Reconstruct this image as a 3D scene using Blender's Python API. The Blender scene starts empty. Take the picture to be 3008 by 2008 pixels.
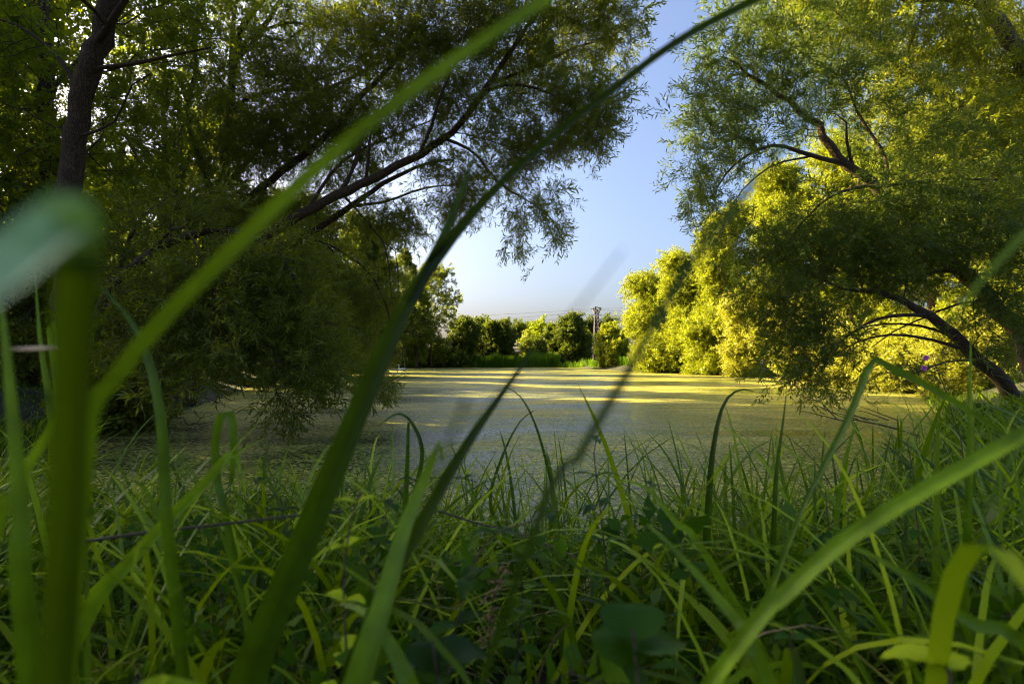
import bpy, math
import numpy as np

# ------------------------------------------------------------------ camera, sky, sun, exposure
S = bpy.context.scene
COL = S.collection
FPX, HY, HC = 1504.0, 1057.0, 1.5          # focal length in photo pixels, horizon row, eye height over the water
cam_d = bpy.data.cameras.new("camera")
cam = bpy.data.objects.new("camera", cam_d)
COL.objects.link(cam)
cam.location = (0, 0, HC)
cam.rotation_euler = (math.radians(90), 0, 0)
cam_d.lens = 18.0
cam_d.sensor_width = 36.0
cam_d.shift_y = (HY - 1004) / 3008.0
cam_d.clip_start = 0.02
cam_d.clip_end = 6000
cam_d.dof.use_dof = True
cam_d.dof.focus_distance = 5.0
cam_d.dof.aperture_fstop = 2.8
S.camera = cam

SUN_AZ, SUN_EL = -68.0, 24.0               # degrees left of the view direction, height
W = bpy.data.worlds.new("World")
S.world = W
W.use_nodes = True
wn = W.node_tree
bg = wn.nodes["Background"]
sky = wn.nodes.new("ShaderNodeTexSky")
sky.sky_type = 'NISHITA'
sky.sun_disc = False
sky.sun_elevation = math.radians(SUN_EL)
sky.sun_rotation = math.radians(SUN_AZ)
sky.altitude = 100
sky.air_density = 1.0
sky.dust_density = 6.2
sky.ozone_density = 4.0
tnt = wn.nodes.new("ShaderNodeMix")          # the slightly violet air of the evening
tnt.data_type = 'RGBA'
tnt.blend_type = 'MULTIPLY'
tnt.inputs[0].default_value = 1
tnt.inputs[7].default_value = (1.05, .955, .94, 1)
wn.links.new(sky.outputs[0], tnt.inputs[6])
wn.links.new(tnt.outputs[2], bg.inputs[0])
bg.inputs[1].default_value = 0.057

sd_ = bpy.data.lights.new("sun", 'SUN')
sun = bpy.data.objects.new("sun", sd_)
COL.objects.link(sun)
sd_.energy = 5.0
sd_.angle = math.radians(0.5)
sd_.color = (1.0, 0.80, 0.36)
sun.rotation_euler = (math.radians(90 - SUN_EL), 0, math.radians(180 - SUN_AZ))
sun.location = (-60, 50, 40)

S.view_settings.view_transform = 'Standard'
S.view_settings.look = 'None'
S.view_settings.gamma = 1
S.view_settings.exposure = 2.8
S.cycles.max_bounces = 7
S.cycles.diffuse_bounces = 3
S.cycles.glossy_bounces = 2
S.cycles.transmission_bounces = 5
S.cycles.transparent_max_bounces = 4
S.cycles.caustics_reflective = False
S.cycles.caustics_refractive = False
S.cycles.sample_clamp_indirect = 6
S.cycles.use_denoising = True
S.cycles.pixel_filter_type = 'BLACKMAN_HARRIS'
S.cycles.filter_width = 0.95

# ------------------------------------------------------------------ helpers
rng = np.random.RandomState(7)


def P(px, py, D):
    """the place in the world that the photo's pixel (px, py) shows when it lies D metres ahead"""
    return np.array([(px - 1504.0) / FPX * D, D, HC - (py - HY) / FPX * D])


def tag(o, label=None, cat=None, group=None, kind=None):
    for k, v in (("label", label), ("category", cat), ("group", group), ("kind", kind)):
        if v:
            o[k] = v
    return o


def empty(name, loc):
    o = bpy.data.objects.new(name, None)
    COL.objects.link(o)
    o.location = loc
    o.empty_display_size = 0.2
    return o


def mesh_obj(name, V, Q, mats, parent=None, base=None, tint=None, midx=None, smooth=False, tris=None):
    V = np.asarray(V, dtype=np.float32).reshape(-1, 3)
    if base is not None:
        V = V - np.asarray(base, dtype=np.float32)
    me = bpy.data.meshes.new(name)
    Q = np.asarray(Q, dtype=np.int32).reshape(-1, 4) if len(Q) else np.zeros((0, 4), np.int32)
    T = np.asarray(tris, dtype=np.int32).reshape(-1, 3) if tris is not None and len(tris) else np.zeros((0, 3), np.int32)
    me.vertices.add(len(V))
    me.vertices.foreach_set("co", V.ravel())
    nl = len(Q) * 4 + len(T) * 3
    me.loops.add(nl)
    me.loops.foreach_set("vertex_index", np.concatenate([Q.ravel(), T.ravel()]))
    me.polygons.add(len(Q) + len(T))
    starts = np.concatenate([np.arange(len(Q)) * 4, len(Q) * 4 + np.arange(len(T)) * 3]).astype(np.int32)
    me.polygons.foreach_set("loop_start", starts)
    for m in (mats if isinstance(mats, (list, tuple)) else [mats]):
        me.materials.append(m)
    if midx is not None:
        me.polygons.foreach_set("material_index", np.asarray(midx, dtype=np.int32))
    if smooth:
        me.polygons.foreach_set("use_smooth", np.ones(len(Q) + len(T), dtype=bool))
    if tint is not None:
        a = me.attributes.new("tint", 'FLOAT', 'POINT')
        a.data.foreach_set("value", np.asarray(tint, dtype=np.float32))
    me.update(calc_edges=True)
    o = bpy.data.objects.new(name, me)
    COL.objects.link(o)
    if parent is not None:
        o.parent = parent
    elif base is not None:
        o.location = base
    return o


def catmull(pts, n):
    pts = np.asarray(pts, float)
    if len(pts) < 3:
        t = np.linspace(0, 1, n)[:, None]
        return pts[0] * (1 - t) + pts[-1] * t
    p = np.vstack([2 * pts[0] - pts[1], pts, 2 * pts[-1] - pts[-2]])
    seg = len(pts) - 1
    d = np.concatenate([[0], np.cumsum(np.linalg.norm(np.diff(pts, axis=0), axis=1))])
    s = np.interp(np.linspace(0, d[-1], n), d, np.arange(len(pts)))
    i = np.minimum(s.astype(int), seg - 1)
    t = (s - i)[:, None]
    a, b, c, e = p[i], p[i + 1], p[i + 2], p[i + 3]
    return 0.5 * (2 * b + (c - a) * t + (2 * a - 5 * b + 4 * c - e) * t ** 2 + (3 * b - 3 * c + e - a) * t ** 3)


def unit(v):
    v = np.asarray(v, float)
    return v / np.maximum(np.linalg.norm(v, axis=-1, keepdims=True), 1e-9)


class MB:
    """collects tubes, boxes and strips for one mesh"""
    def __init__(self):
        self.V, self.Q, self.n = [], [], 0

    def add(self, V, Q):
        V = np.asarray(V, float).reshape(-1, 3)
        self.V.append(V)
        self.Q.append(np.asarray(Q, int).reshape(-1, 4) + self.n)
        self.n += len(V)

    def tube(self, pts, r, k=6, rough=0.0, rs=None):
        pts = np.asarray(pts, float)
        n = len(pts)
        r = np.full(n, r) if np.isscalar(r) else np.asarray(r, float)
        t = unit(np.gradient(pts, axis=0))
        up = np.array([0.31, 0.17, 0.93]) if abs(t[0] @ np.array([0.31, 0.17, 0.93])) < .9 else np.array([1., 0, 0])
        u = unit(np.cross(t, up))
        w = np.cross(t, u)
        a = np.linspace(0, 2 * np.pi, k, endpoint=False)
        rr = r[:, None] * np.ones(k)
        if rough:
            rr = rr * (1 + rough * (rs.rand(n, k) - .5))
        V = pts[:, None, :] + rr[..., None] * (np.cos(a)[None, :, None] * u[:, None, :] + np.sin(a)[None, :, None] * w[:, None, :])
        i = np.arange(n - 1)[:, None] * k
        j = np.arange(k)[None, :]
        j2 = (j + 1) % k
        Q = np.stack([i + j, i + j2, i + k + j2, i + k + j], -1).reshape(-1, 4)
        self.add(V.reshape(-1, 3), Q)

    def box(self, c, s, R=None):
        c, s = np.asarray(c, float), np.asarray(s, float) / 2
        V = np.array([[x, y, z] for x in (-1, 1) for y in (-1, 1) for z in (-1, 1)]) * s
        if R is not None:
            V = V @ np.asarray(R).T
        self.add(V + c, [[0, 1, 3, 2], [4, 6, 7, 5], [0, 4, 5, 1], [2, 3, 7, 6], [0, 2, 6, 4], [1, 5, 7, 3]])

    def build(self, name, mat, parent=None, base=None, smooth=True, tint=None):
        return mesh_obj(name, np.vstack(self.V), np.vstack(self.Q), mat, parent, base, tint=tint, smooth=smooth)


# ------------------------------------------------------------------ materials
def new_mat(name):
    m = bpy.data.materials.new(name)
    m.use_nodes = True
    nt = m.node_tree
    return m, nt, nt.nodes["Principled BSDF"], nt.nodes["Material Output"]


def leaf_mat(name, cols, trans, amount=0.45, rough=0.45, spec=0.35, noise=0.0):
    """cols: three colours over the leaf's own tint value; trans: colour of light passing through"""
    m, nt, b, out = new_mat(name)
    N, L = nt.nodes, nt.links
    at = N.new("ShaderNodeAttribute")
    at.attribute_name = "tint"
    cr = N.new("ShaderNodeValToRGB")
    e = cr.color_ramp.elements
    e[0].color, e[0].position = (*cols[0], 1), 0.0
    e[1].color, e[1].position = (*cols[2], 1), 1.0
    mid = e.new(0.5)
    mid.color = (*cols[1], 1)
    L.new(at.outputs["Fac"], cr.inputs[0])
    L.new(cr.outputs[0], b.inputs["Base Color"])
    b.inputs["Roughness"].default_value = rough
    b.inputs["Specular IOR Level"].default_value = spec
    tr = N.new("ShaderNodeBsdfTranslucent")
    mx = N.new("ShaderNodeMix")
    mx.data_type = 'RGBA'
    mx.inputs[0].default_value = 0.75
    L.new(cr.outputs[0], mx.inputs[6])
    mx.inputs[7].default_value = (*trans, 1)
    L.new(mx.outputs[2], tr.inputs[0])
    ms = N.new("ShaderNodeMixShader")
    ms.inputs[0].default_value = amount
    L.new(b.outputs[0], ms.inputs[1])
    L.new(tr.outputs[0], ms.inputs[2])
    L.new(ms.outputs[0], out.inputs[0])
    return m


def bark_mat(name, c0, c1, scale=9.0, bump=0.6):
    m, nt, b, out = new_mat(name)
    N, L = nt.nodes, nt.links
    tc = N.new("ShaderNodeTexCoord")
    mp = N.new("ShaderNodeMapping")
    mp.inputs["Scale"].default_value = (1, 1, 0.22)
    L.new(tc.outputs["Object"], mp.inputs[0])
    vo = N.new("ShaderNodeTexVoronoi")
    vo.feature = 'DISTANCE_TO_EDGE'
    vo.inputs["Scale"].default_value = scale * 2.2
    no = N.new("ShaderNodeTexNoise")
    no.inputs["Scale"].default_value = scale
    no.inputs["Detail"].default_value = 6
    L.new(mp.outputs[0], no.inputs[0])
    ad = N.new("ShaderNodeMix")
    ad.data_type = 'RGBA'
    ad.inputs[0].default_value = 0.22
    L.new(mp.outputs[0], ad.inputs[6])
    L.new(no.outputs["Color"], ad.inputs[7])
    L.new(ad.outputs[2], vo.inputs[0])
    cr = N.new("ShaderNodeValToRGB")
    cr.color_ramp.elements[0].color = (*c0, 1)
    cr.color_ramp.elements[1].color = (*c1, 1)
    cr.color_ramp.elements[0].position = 0.02
    cr.color_ramp.elements[1].position = 0.28
    L.new(vo.outputs["Distance"], cr.inputs[0])
    m2 = N.new("ShaderNodeMix")
    m2.data_type = 'RGBA'
    m2.blend_type = 'MULTIPLY'
    m2.inputs[0].default_value = 0.7
    L.new(cr.outputs[0], m2.inputs[6])
    L.new(no.outputs["Fac"], m2.inputs[7])
    gm = N.new("ShaderNodeBrightContrast")
    gm.inputs["Bright"].default_value = 0.0
    L.new(m2.outputs[2], gm.inputs[0])
    L.new(gm.outputs[0], b.inputs["Base Color"])
    b.inputs["Roughness"].default_value = 0.9
    bp = N.new("ShaderNodeBump")
    bp.inputs["Strength"].default_value = bump
    bp.inputs["Distance"].default_value = 0.03
    L.new(vo.outputs["Distance"], bp.inputs["Height"])
    L.new(bp.outputs[0], b.inputs["Normal"])
    return m


def plain_mat(name, c, rough=0.6, metal=0.0, noise=0.15, scale=8.0):
    m, nt, b, out = new_mat(name)
    N, L = nt.nodes, nt.links
    no = N.new("ShaderNodeTexNoise")
    no.inputs["Scale"].default_value = scale
    no.inputs["Detail"].default_value = 5
    cr = N.new("ShaderNodeValToRGB")
    cr.color_ramp.elements[0].color = (*[x * (1 - noise) for x in c], 1)
    cr.color_ramp.elements[1].color = (*[min(1, x * (1 + noise)) for x in c], 1)
    cr.color_ramp.elements[0].position = .3
    cr.color_ramp.elements[1].position = .7
    L.new(no.outputs["Fac"], cr.inputs[0])
    L.new(cr.outputs[0], b.inputs["Base Color"])
    b.inputs["Roughness"].default_value = rough
    b.inputs["Metallic"].default_value = metal
    return m


M_WILLOW = leaf_mat("willow_leaf", [(.024, .046, .005), (.052, .090, .008), (.150, .185, .035)], (.22, .31, .006), .40, spec=.25)
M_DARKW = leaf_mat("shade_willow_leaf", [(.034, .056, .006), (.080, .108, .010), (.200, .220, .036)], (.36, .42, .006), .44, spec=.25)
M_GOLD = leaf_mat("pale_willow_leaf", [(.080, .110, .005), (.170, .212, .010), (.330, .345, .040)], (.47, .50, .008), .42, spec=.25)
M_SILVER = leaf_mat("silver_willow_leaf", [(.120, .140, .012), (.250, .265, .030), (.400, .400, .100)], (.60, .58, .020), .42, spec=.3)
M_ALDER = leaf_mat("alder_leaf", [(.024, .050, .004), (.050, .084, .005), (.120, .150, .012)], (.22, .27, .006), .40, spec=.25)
M_POPLAR = leaf_mat("poplar_leaf", [(.040, .075, .005), (.085, .135, .007), (.160, .205, .012)], (.44, .52, .006), .52, spec=.22)
M_GRASS = leaf_mat("grass_blade", [(.012, .032, .001), (.100, .185, .001), (.390, .500, .010)], (.27, .40, .001), .40, .40, .12)
M_SEDGE = leaf_mat("sedge_blade", [(.012, .032, .001), (.092, .170, .002), (.360, .450, .014)], (.25, .37, .001), .36, .34, .18)
M_REED = leaf_mat("reed_blade", [(.040, .115, .002), (.070, .170, .003), (.140, .220, .006)], (.20, .34, .002), .42, spec=.2)
M_HERB = leaf_mat("herb_leaf", [(.010, .034, .003), (.030, .085, .003), (.105, .180, .006)], (.10, .22, .002), .35, .45, .12)


def blade_mat(name, cols, trans, amount):
    """a big leaf seen close: parallel veins, paler midrib, blotches, browning tip"""
    m = leaf_mat(name, cols, trans, amount, .34, .30)
    next(n for n in m.node_tree.nodes if n.type == 'MIX').inputs[0].default_value = .30
    nt = m.node_tree
    N, L = nt.nodes, nt.links
    cr = next(n for n in N if n.type == 'VALTORGB')
    b = N["Principled BSDF"]
    ac = N.new("ShaderNodeAttribute")
    ac.attribute_name = "across"
    ml = N.new("ShaderNodeMath")
    ml.operation = 'MULTIPLY'
    ml.inputs[1].default_value = 42.0
    L.new(ac.outputs["Fac"], ml.inputs[0])
    si = N.new("ShaderNodeMath")
    si.operation = 'SINE'
    L.new(ml.outputs[0], si.inputs[0])
    mr = N.new("ShaderNodeMapRange")
    mr.inputs[1].default_value, mr.inputs[2].default_value = -1, 1
    mr.inputs[3].default_value, mr.inputs[4].default_value = .72, 1.18
    L.new(si.outputs[0], mr.inputs[0])
    tc = N.new("ShaderNodeTexCoord")
    no = N.new("ShaderNodeTexNoise")
    no.inputs["Scale"].default_value = 26
    no.inputs["Detail"].default_value = 5
    L.new(tc.outputs["Object"], no.inputs[0])
    mr2 = N.new("ShaderNodeMapRange")
    mr2.inputs[1].default_value, mr2.inputs[2].default_value = .3, .7
    mr2.inputs[3].default_value, mr2.inputs[4].default_value = .65, 1.25
    L.new(no.outputs["Fac"], mr2.inputs[0])
    mm = N.new("ShaderNodeMath")
    mm.operation = 'MULTIPLY'
    L.new(mr.outputs[0], mm.inputs[0])
    L.new(mr2.outputs[0], mm.inputs[1])
    vm = N.new("ShaderNodeVectorMath")
    vm.operation = 'SCALE'
    L.new(cr.outputs[0], vm.inputs[0])
    L.new(mm.outputs[0], vm.inputs["Scale"])
    L.new(vm.outputs[0], b.inputs["Base Color"])
    mx = next(n for n in N if n.type == 'MIX')
    L.new(vm.outputs[0], mx.inputs[6])
    bp = N.new("ShaderNodeBump")
    bp.inputs["Strength"].default_value = .25
    bp.inputs["Distance"].default_value = .001
    L.new(si.outputs[0], bp.inputs["Height"])
    L.new(bp.outputs[0], b.inputs["Normal"])
    return m


M_BLADE = blade_mat("big_blade", [(.008, .024, .0008), (.060, .130, .002), (.220, .360, .010)], (.16, .28, .001), .36)
M_PAINTED_SHEEN = blade_mat("sky_lit_blade", [(.030, .075, .001), (.14, .30, .05), (.30, .52, .20)], (.20, .42, .06), .30)  # sky sheen on the fold, painted as pale teal leaf colour
M_PAINTED_SHEEN.node_tree.nodes['Principled BSDF'].inputs['Specular IOR Level'].default_value = .6
M_YELLOW = leaf_mat("yellowing_blade", [(.10, .09, .01), (.24, .21, .02), (.40, .33, .06)], (.36, .30, .01), .35, .4, .15)
M_STRAW = leaf_mat("dry_straw", [(.20, .13, .06), (.28, .18, .09), (.36, .26, .13)], (.30, .20, .08), .25)
M_PETAL = leaf_mat("pink_petal", [(.36, .06, .34), (.45, .09, .42), (.52, .12, .48)], (.50, .08, .45), .4)
M_BARK = bark_mat("dark_bark", (.014, .008, .004), (.170, .095, .042), 15)
M_BARKL = bark_mat("pale_bark", (.06, .045, .025), (.36, .28, .17), 6, .4)
M_TWIG = plain_mat("twig_bark", (.05, .034, .018), .85, noise=.4, scale=30)
M_STEEL = plain_mat("galvanised_steel", (.050, .042, .055), .5, .4)
M_CABLE = plain_mat("cable_metal", (.09, .08, .09), .6, .3)
M_CONC = plain_mat("weathered_concrete", (.40, .34, .29), .9, noise=.2, scale=1.2)
M_SWAN = plain_mat("white_feather", (.80, .78, .74), .8, noise=.03)
M_BEAK = plain_mat("orange_beak", (.45, .15, .03), .5)
M_DUCK = plain_mat("brown_feather", (.07, .05, .03), .8, noise=.5, scale=25)


def ground_mat():
    m, nt, b, out = new_mat("bank_soil")
    N, L = nt.nodes, nt.links
    no = N.new("ShaderNodeTexNoise")
    no.inputs["Scale"].default_value = 1.7
    no.inputs["Detail"].default_value = 9
    tc = N.new("ShaderNodeTexCoord")
    L.new(tc.outputs["Object"], no.inputs[0])
    cr = N.new("ShaderNodeValToRGB")
    e = cr.color_ramp.elements
    e[0].color, e[0].position = (.014, .011, .005, 1), .35
    e[1].color, e[1].position = (.030, .038, .007, 1), .65
    L.new(no.outputs["Fac"], cr.inputs[0])
    L.new(cr.outputs[0], b.inputs["Base Color"])
    b.inputs["Roughness"].default_value = 1
    bp = N.new("ShaderNodeBump")
    bp.inputs["Strength"].default_value = .7
    L.new(no.outputs["Fac"], bp.inputs["Height"])
    L.new(bp.outputs[0], b.inputs["Normal"])
    return m


def pond_mat():
    """water under a near-closed film of duckweed: fronds, open specks, drifted bands"""
    m, nt, b, out = new_mat("duckweed_water")
    N, L = nt.nodes, nt.links
    tc = N.new("ShaderNodeTexCoord")
    vo = N.new("ShaderNodeTexVoronoi")
    vo.inputs["Scale"].default_value = 31
    L.new(tc.outputs["Object"], vo.inputs[0])
    n1 = N.new("ShaderNodeTexNoise")
    n1.inputs["Scale"].default_value = 12
    n1.inputs["Detail"].default_value = 12
    n1.inputs["Roughness"].default_value = .82
    L.new(tc.outputs["Object"], n1.inputs[0])
    mp = N.new("ShaderNodeMapping")
    mp.inputs["Scale"].default_value = (.10, .22, 1)
    mp.inputs["Rotation"].default_value = (0, 0, .25)
    L.new(tc.outputs["Object"], mp.inputs[0])
    n2 = N.new("ShaderNodeTexNoise")
    n2.inputs["Scale"].default_value = 1.0
    n2.inputs["Detail"].default_value = 7
    n2.inputs["Roughness"].default_value = .65
    n2.inputs["Distortion"].default_value = .6
    L.new(mp.outputs[0], n2.inputs[0])
    # frond colour by cell
    cr = N.new("ShaderNodeValToRGB")
    e = cr.color_ramp.elements
    e[0].color, e[0].position = (.140, .150, .045, 1), .0
    e[1].color, e[1].position = (.740, .640, .160, 1), 1.
    k = e.new(.5)
    k.color = (.420, .375, .075, 1)
    sp = N.new("ShaderNodeSeparateColor")
    L.new(vo.outputs["Color"], sp.inputs[0])
    L.new(sp.outputs[0], cr.inputs[0])
    # drift bands shift the weed towards olive
    cr2 = N.new("ShaderNodeValToRGB")
    cr2.color_ramp.elements[0].color = (.50, .70, .56, 1)
    cr2.color_ramp.elements[1].color = (1.12, 1.03, .92, 1)
    cr2.color_ramp.elements[0].position = .38
    cr2.color_ramp.elements[1].position = .62
    L.new(n2.outputs["Fac"], cr2.inputs[0])
    mu = N.new("ShaderNodeMix")
    mu.data_type = 'RGBA'
    mu.blend_type = 'MULTIPLY'
    mu.inputs[0].default_value = 1
    L.new(cr.outputs[0], mu.inputs[6])
    L.new(cr2.outputs[0], mu.inputs[7])
    # drift lines, long across the wind
    mp3 = N.new("ShaderNodeMapping")
    mp3.inputs["Scale"].default_value = (.30, 2.4, 1)
    mp3.inputs["Rotation"].default_value = (0, 0, -.12)
    L.new(tc.outputs["Object"], mp3.inputs[0])
    n3 = N.new("ShaderNodeTexNoise")
    n3.inputs["Scale"].default_value = 1.0
    n3.inputs["Detail"].default_value = 9
    n3.inputs["Roughness"].default_value = .7
    n3.inputs["Distortion"].default_value = .8
    L.new(mp3.outputs[0], n3.inputs[0])
    cr3 = N.new("ShaderNodeValToRGB")
    cr3.color_ramp.elements[0].color = (.62, .72, .62, 1)
    cr3.color_ramp.elements[1].color = (1.12, 1.08, 1.0, 1)
    cr3.color_ramp.elements[0].position = .36
    cr3.color_ramp.elements[1].position = .56
    L.new(n3.outputs["Fac"], cr3.inputs[0])
    mu3 = N.new("ShaderNodeMix")
    mu3.data_type = 'RGBA'
    mu3.blend_type = 'MULTIPLY'
    mu3.inputs[0].default_value = 1
    L.new(mu.outputs[2], mu3.inputs[6])
    L.new(cr3.outputs[0], mu3.inputs[7])
    mu = mu3
    # open water specks
    ad = N.new("ShaderNodeMath")
    ad.operation = 'ADD'
    sc = N.new("ShaderNodeMath")
    sc.operation = 'MULTIPLY'
    sc.inputs[1].default_value = .50
    L.new(n2.outputs["Fac"], sc.inputs[0])
    L.new(n1.outputs["Fac"], ad.inputs[0])
    L.new(sc.outputs[0], ad.inputs[1])
    cm = N.new("ShaderNodeValToRGB")
    cm.color_ramp.elements[0].position = .70
    cm.color_ramp.elements[1].position = .79
    L.new(ad.outputs[0], cm.inputs[0])
    mw = N.new("ShaderNodeMix")
    mw.data_type = 'RGBA'
    L.new(cm.outputs[0], mw.inputs[0])
    mw.inputs[6].default_value = (.030, .030, .016, 1)
    L.new(mu.outputs[2], mw.inputs[7])
    L.new(mw.outputs[2], b.inputs["Base Color"])
    rr = N.new("ShaderNodeMapRange")
    rr.inputs[3].default_value = .14
    rr.inputs[4].default_value = .75
    L.new(cm.outputs[0], rr.inputs[0])
    L.new(rr.outputs[0], b.inputs["Roughness"])
    b.inputs["Specular IOR Level"].default_value = .18
    bp = N.new("ShaderNodeBump")
    bp.inputs["Strength"].default_value = .55
    bp.inputs["Distance"].default_value = .012
    L.new(ad.outputs[0], bp.inputs["Height"])
    L.new(bp.outputs[0], b.inputs["Normal"])
    return m


# ------------------------------------------------------------------ ground and pond
POND = np.array([(-6.5, 5.2), (-4.6, 4.2), (-2.5, 3.5), (0, 3.2), (2.2, 3.6), (4.2, 5.2), (6.5, 8.0), (9, 10.5), (11, 13), (14, 17),
                 (17.5, 22), (19.5, 27), (22, 35), (22.5, 44), (18.5, 56), (15.2, 68), (14.2, 84), (12, 102), (2, 108),
                 (-7, 109), (-25, 116), (-36, 112), (-33, 85), (-27, 60), (-20, 42), (-13.5, 26), (-9.6, 15), (-8.4, 10), (-7.8, 7.3)], float)


def pond_sd(x, y):
    """signed distance to the pond's edge, negative on the water"""
    x, y = np.asarray(x, float), np.asarray(y, float)
    d = np.full(x.shape, 1e9)
    inside = np.zeros(x.shape, bool)
    n = len(POND)
    for i in range(n):
        ax, ay = POND[i]
        bx, by = POND[(i + 1) % n]
        ex, ey = bx - ax, by - ay
        t = np.clip(((x - ax) * ex + (y - ay) * ey) / (ex * ex + ey * ey), 0, 1)
        d = np.minimum(d, np.hypot(x - ax - t * ex, y - ay - t * ey))
        c = ((ay > y) != (by > y)) & (x < ex * (y - ay) / (ey if abs(ey) > 1e-9 else 1e-9) + ax)
        inside ^= c
    return np.where(inside, -d, d)


def gz(x, y):
    s = pond_sd(x, y)
    x, y = np.asarray(x, float), np.asarray(y, float)
    t = np.clip(s / 3.4, 0, 1)
    up = .02 + .80 * t * t * (3 - 2 * t) + np.clip((s - 3.4) / 30, 0, 1) * .6
    up = up + .04 * np.sin(x * 2.1 + 1.3) * np.sin(y * 1.7) * np.clip(s, 0, 1)
    t2 = np.clip(-s / 2.5, 0, 1)
    return np.where(s > 0, up, -.02 - .6 * t2)


def axis(lo, hi, far):
    a = np.concatenate([np.arange(lo, hi, .35)])
    left = lo - np.cumsum(np.geomspace(.4, far / 6, 32))
    right = hi + np.cumsum(np.geomspace(.4, far / 6, 32))
    return np.concatenate([left[::-1], a, right])


gx, gy = axis(-14, 24, 2500), axis(-3, 30, 2500)
X, Y = np.meshgrid(gx, gy)
Z = gz(X, Y)
nx, ny = len(gx), len(gy)
ii = (np.arange(ny - 1)[:, None] * nx + np.arange(nx - 1)[None, :]).ravel()
tag(mesh_obj("ground", np.stack([X, Y, Z], -1), np.stack([ii, ii + 1, ii + nx + 1, ii + nx], -1), ground_mat(), smooth=True),
    "dark soil of the banks round the pond", "ground", kind="structure")
tag(mesh_obj("pond", [(-60, 0, 0), (60, 0, 0), (60, 135, 0), (-60, 135, 0)], [[0, 1, 2, 3]], pond_mat()),
    "still pond covered with a film of green duckweed", "pond", kind="structure")


# ------------------------------------------------------------------ trees
def rotmats(Zd, roll):
    Zd = unit(Zd)
    ref = np.where(np.abs(Zd[:, 2:3]) < .9, np.array([[0, 0, 1.]]), np.array([[1., 0, 0]]))
    Xd = unit(np.cross(ref, Zd))
    Yd = np.cross(Zd, Xd)
    c, s = np.cos(roll)[:, None], np.sin(roll)[:, None]
    X2 = Xd * c + Yd * s
    Y2 = -Xd * s + Yd * c
    return np.stack([X2, Y2, Zd], -1)          # columns


def make_spray(r, nleaf, axis_len, L, Wd, side=3, spread=.65, curl=.12, twig=.0016):
    """a leafy shoot along +Z: quads (leaf) and thin twigs; returns V, leaf tint offset, material index"""
    V, T, Mi = [], [], []
    axes = [(np.zeros(3), np.array([0, 0, 1.]), axis_len)]
    for k in range(side):
        z = axis_len * (.12 + .6 * r.rand())
        a = r.rand() * 6.283
        d = unit(np.array([np.cos(a) * .8, np.sin(a) * .8, .75]))
        axes.append((np.array([0, 0, z]), d, axis_len * (.45 + .3 * r.rand())))
    tot = sum(a[2] for a in axes)
    for o, d, l in axes:
        e = o + d * l
        u = unit(np.cross(d, [.3, .9, .2]))
        w = np.cross(d, u)
        ring = [u, -.5 * u + .87 * w, -.5 * u - .87 * w]
        for k in range(3):
            a, b_ = ring[k] * twig, ring[(k + 1) % 3] * twig
            V.append([o + a, o + b_, e + b_ * .3, e + a * .3])
            T.append(0)
            Mi.append(1)
        m = max(3, int(round(nleaf * l / tot)))
        for k in range(m):
            f = (k + .6 * r.rand() + .3) / m
            p = o + d * l * (.08 + .92 * f)
            a = k * 2.4 + r.rand() * .9
            rad = np.cos(a) * u + np.sin(a) * w
            sp = spread * (.7 + .6 * r.rand())
            ld = unit(d * np.cos(sp) + rad * np.sin(sp) + np.array([0, 0, -.0]) + .18 * r.randn(3))
            sd = unit(np.cross(ld, rad + .5 * r.randn(3)))
            nn = np.cross(ld, sd)
            s = .75 + .5 * r.rand()
            l2, w2 = L * s, Wd * s
            V.append([p, p + ld * l2 * .45 + sd * w2 * .5 + nn * curl * w2, p + ld * l2 - nn * l2 * curl * r.rand(), p + ld * l2 * .45 - sd * w2 * .5 + nn * curl * w2])
            T.append(r.rand())
            Mi.append(0)
    return np.array(V).reshape(-1, 3), np.array(T), np.array(Mi)


_r = np.random.RandomState(3)
SPRAY = {
    "willow": [make_spray(_r, 40, .52, .125, .026, 3) for _ in range(8)],
    "broad": [make_spray(_r, 34, .45, .085, .050, 3, .9) for _ in range(8)],
    "midwillow": [make_spray(_r, 38, .95, .24, .085, 3, .8, twig=.004) for _ in range(6)],
    "far": [make_spray(_r, 34, 1.1, .34, .17, 3, .9, twig=.005) for _ in range(6)],
    "herb": [make_spray(_r, 16, .20, .060, .036, 2, 1.1, .15) for _ in range(8)],
}


def spray_mesh(name, pos, direc, kind, scale, mats, parent, base, r, tone=None):
    temps = SPRAY[kind]
    n = len(pos)
    which = r.randint(0, len(temps), n)
    R = rotmats(direc, r.rand(n) * 6.283)
    sc = scale * (.75 + .5 * r.rand(n))
    tone = r.rand(n) if tone is None else tone
    VV, TT, MM = [], [], []
    for k, (V, T, Mi) in enumerate(temps):
        s = np.where(which == k)[0]
        if not len(s):
            continue
        A = np.einsum('mij,kj->mki', R[s], V) * sc[s][:, None, None] + pos[s][:, None, :]
        VV.append(A.reshape(-1, 3))
        t = np.clip(.55 * tone[s][:, None] + .45 * T[None, :], 0, 1)
        TT.append(np.repeat(t.reshape(-1), 4))
        MM.append(np.tile(Mi, len(s)))
    V = np.vstack(VV)
    Q = np.arange(len(V)).reshape(-1, 4)
    return mesh_obj(name, V, Q, mats, parent, base, tint=np.concatenate(TT), midx=np.concatenate(MM))


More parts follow.
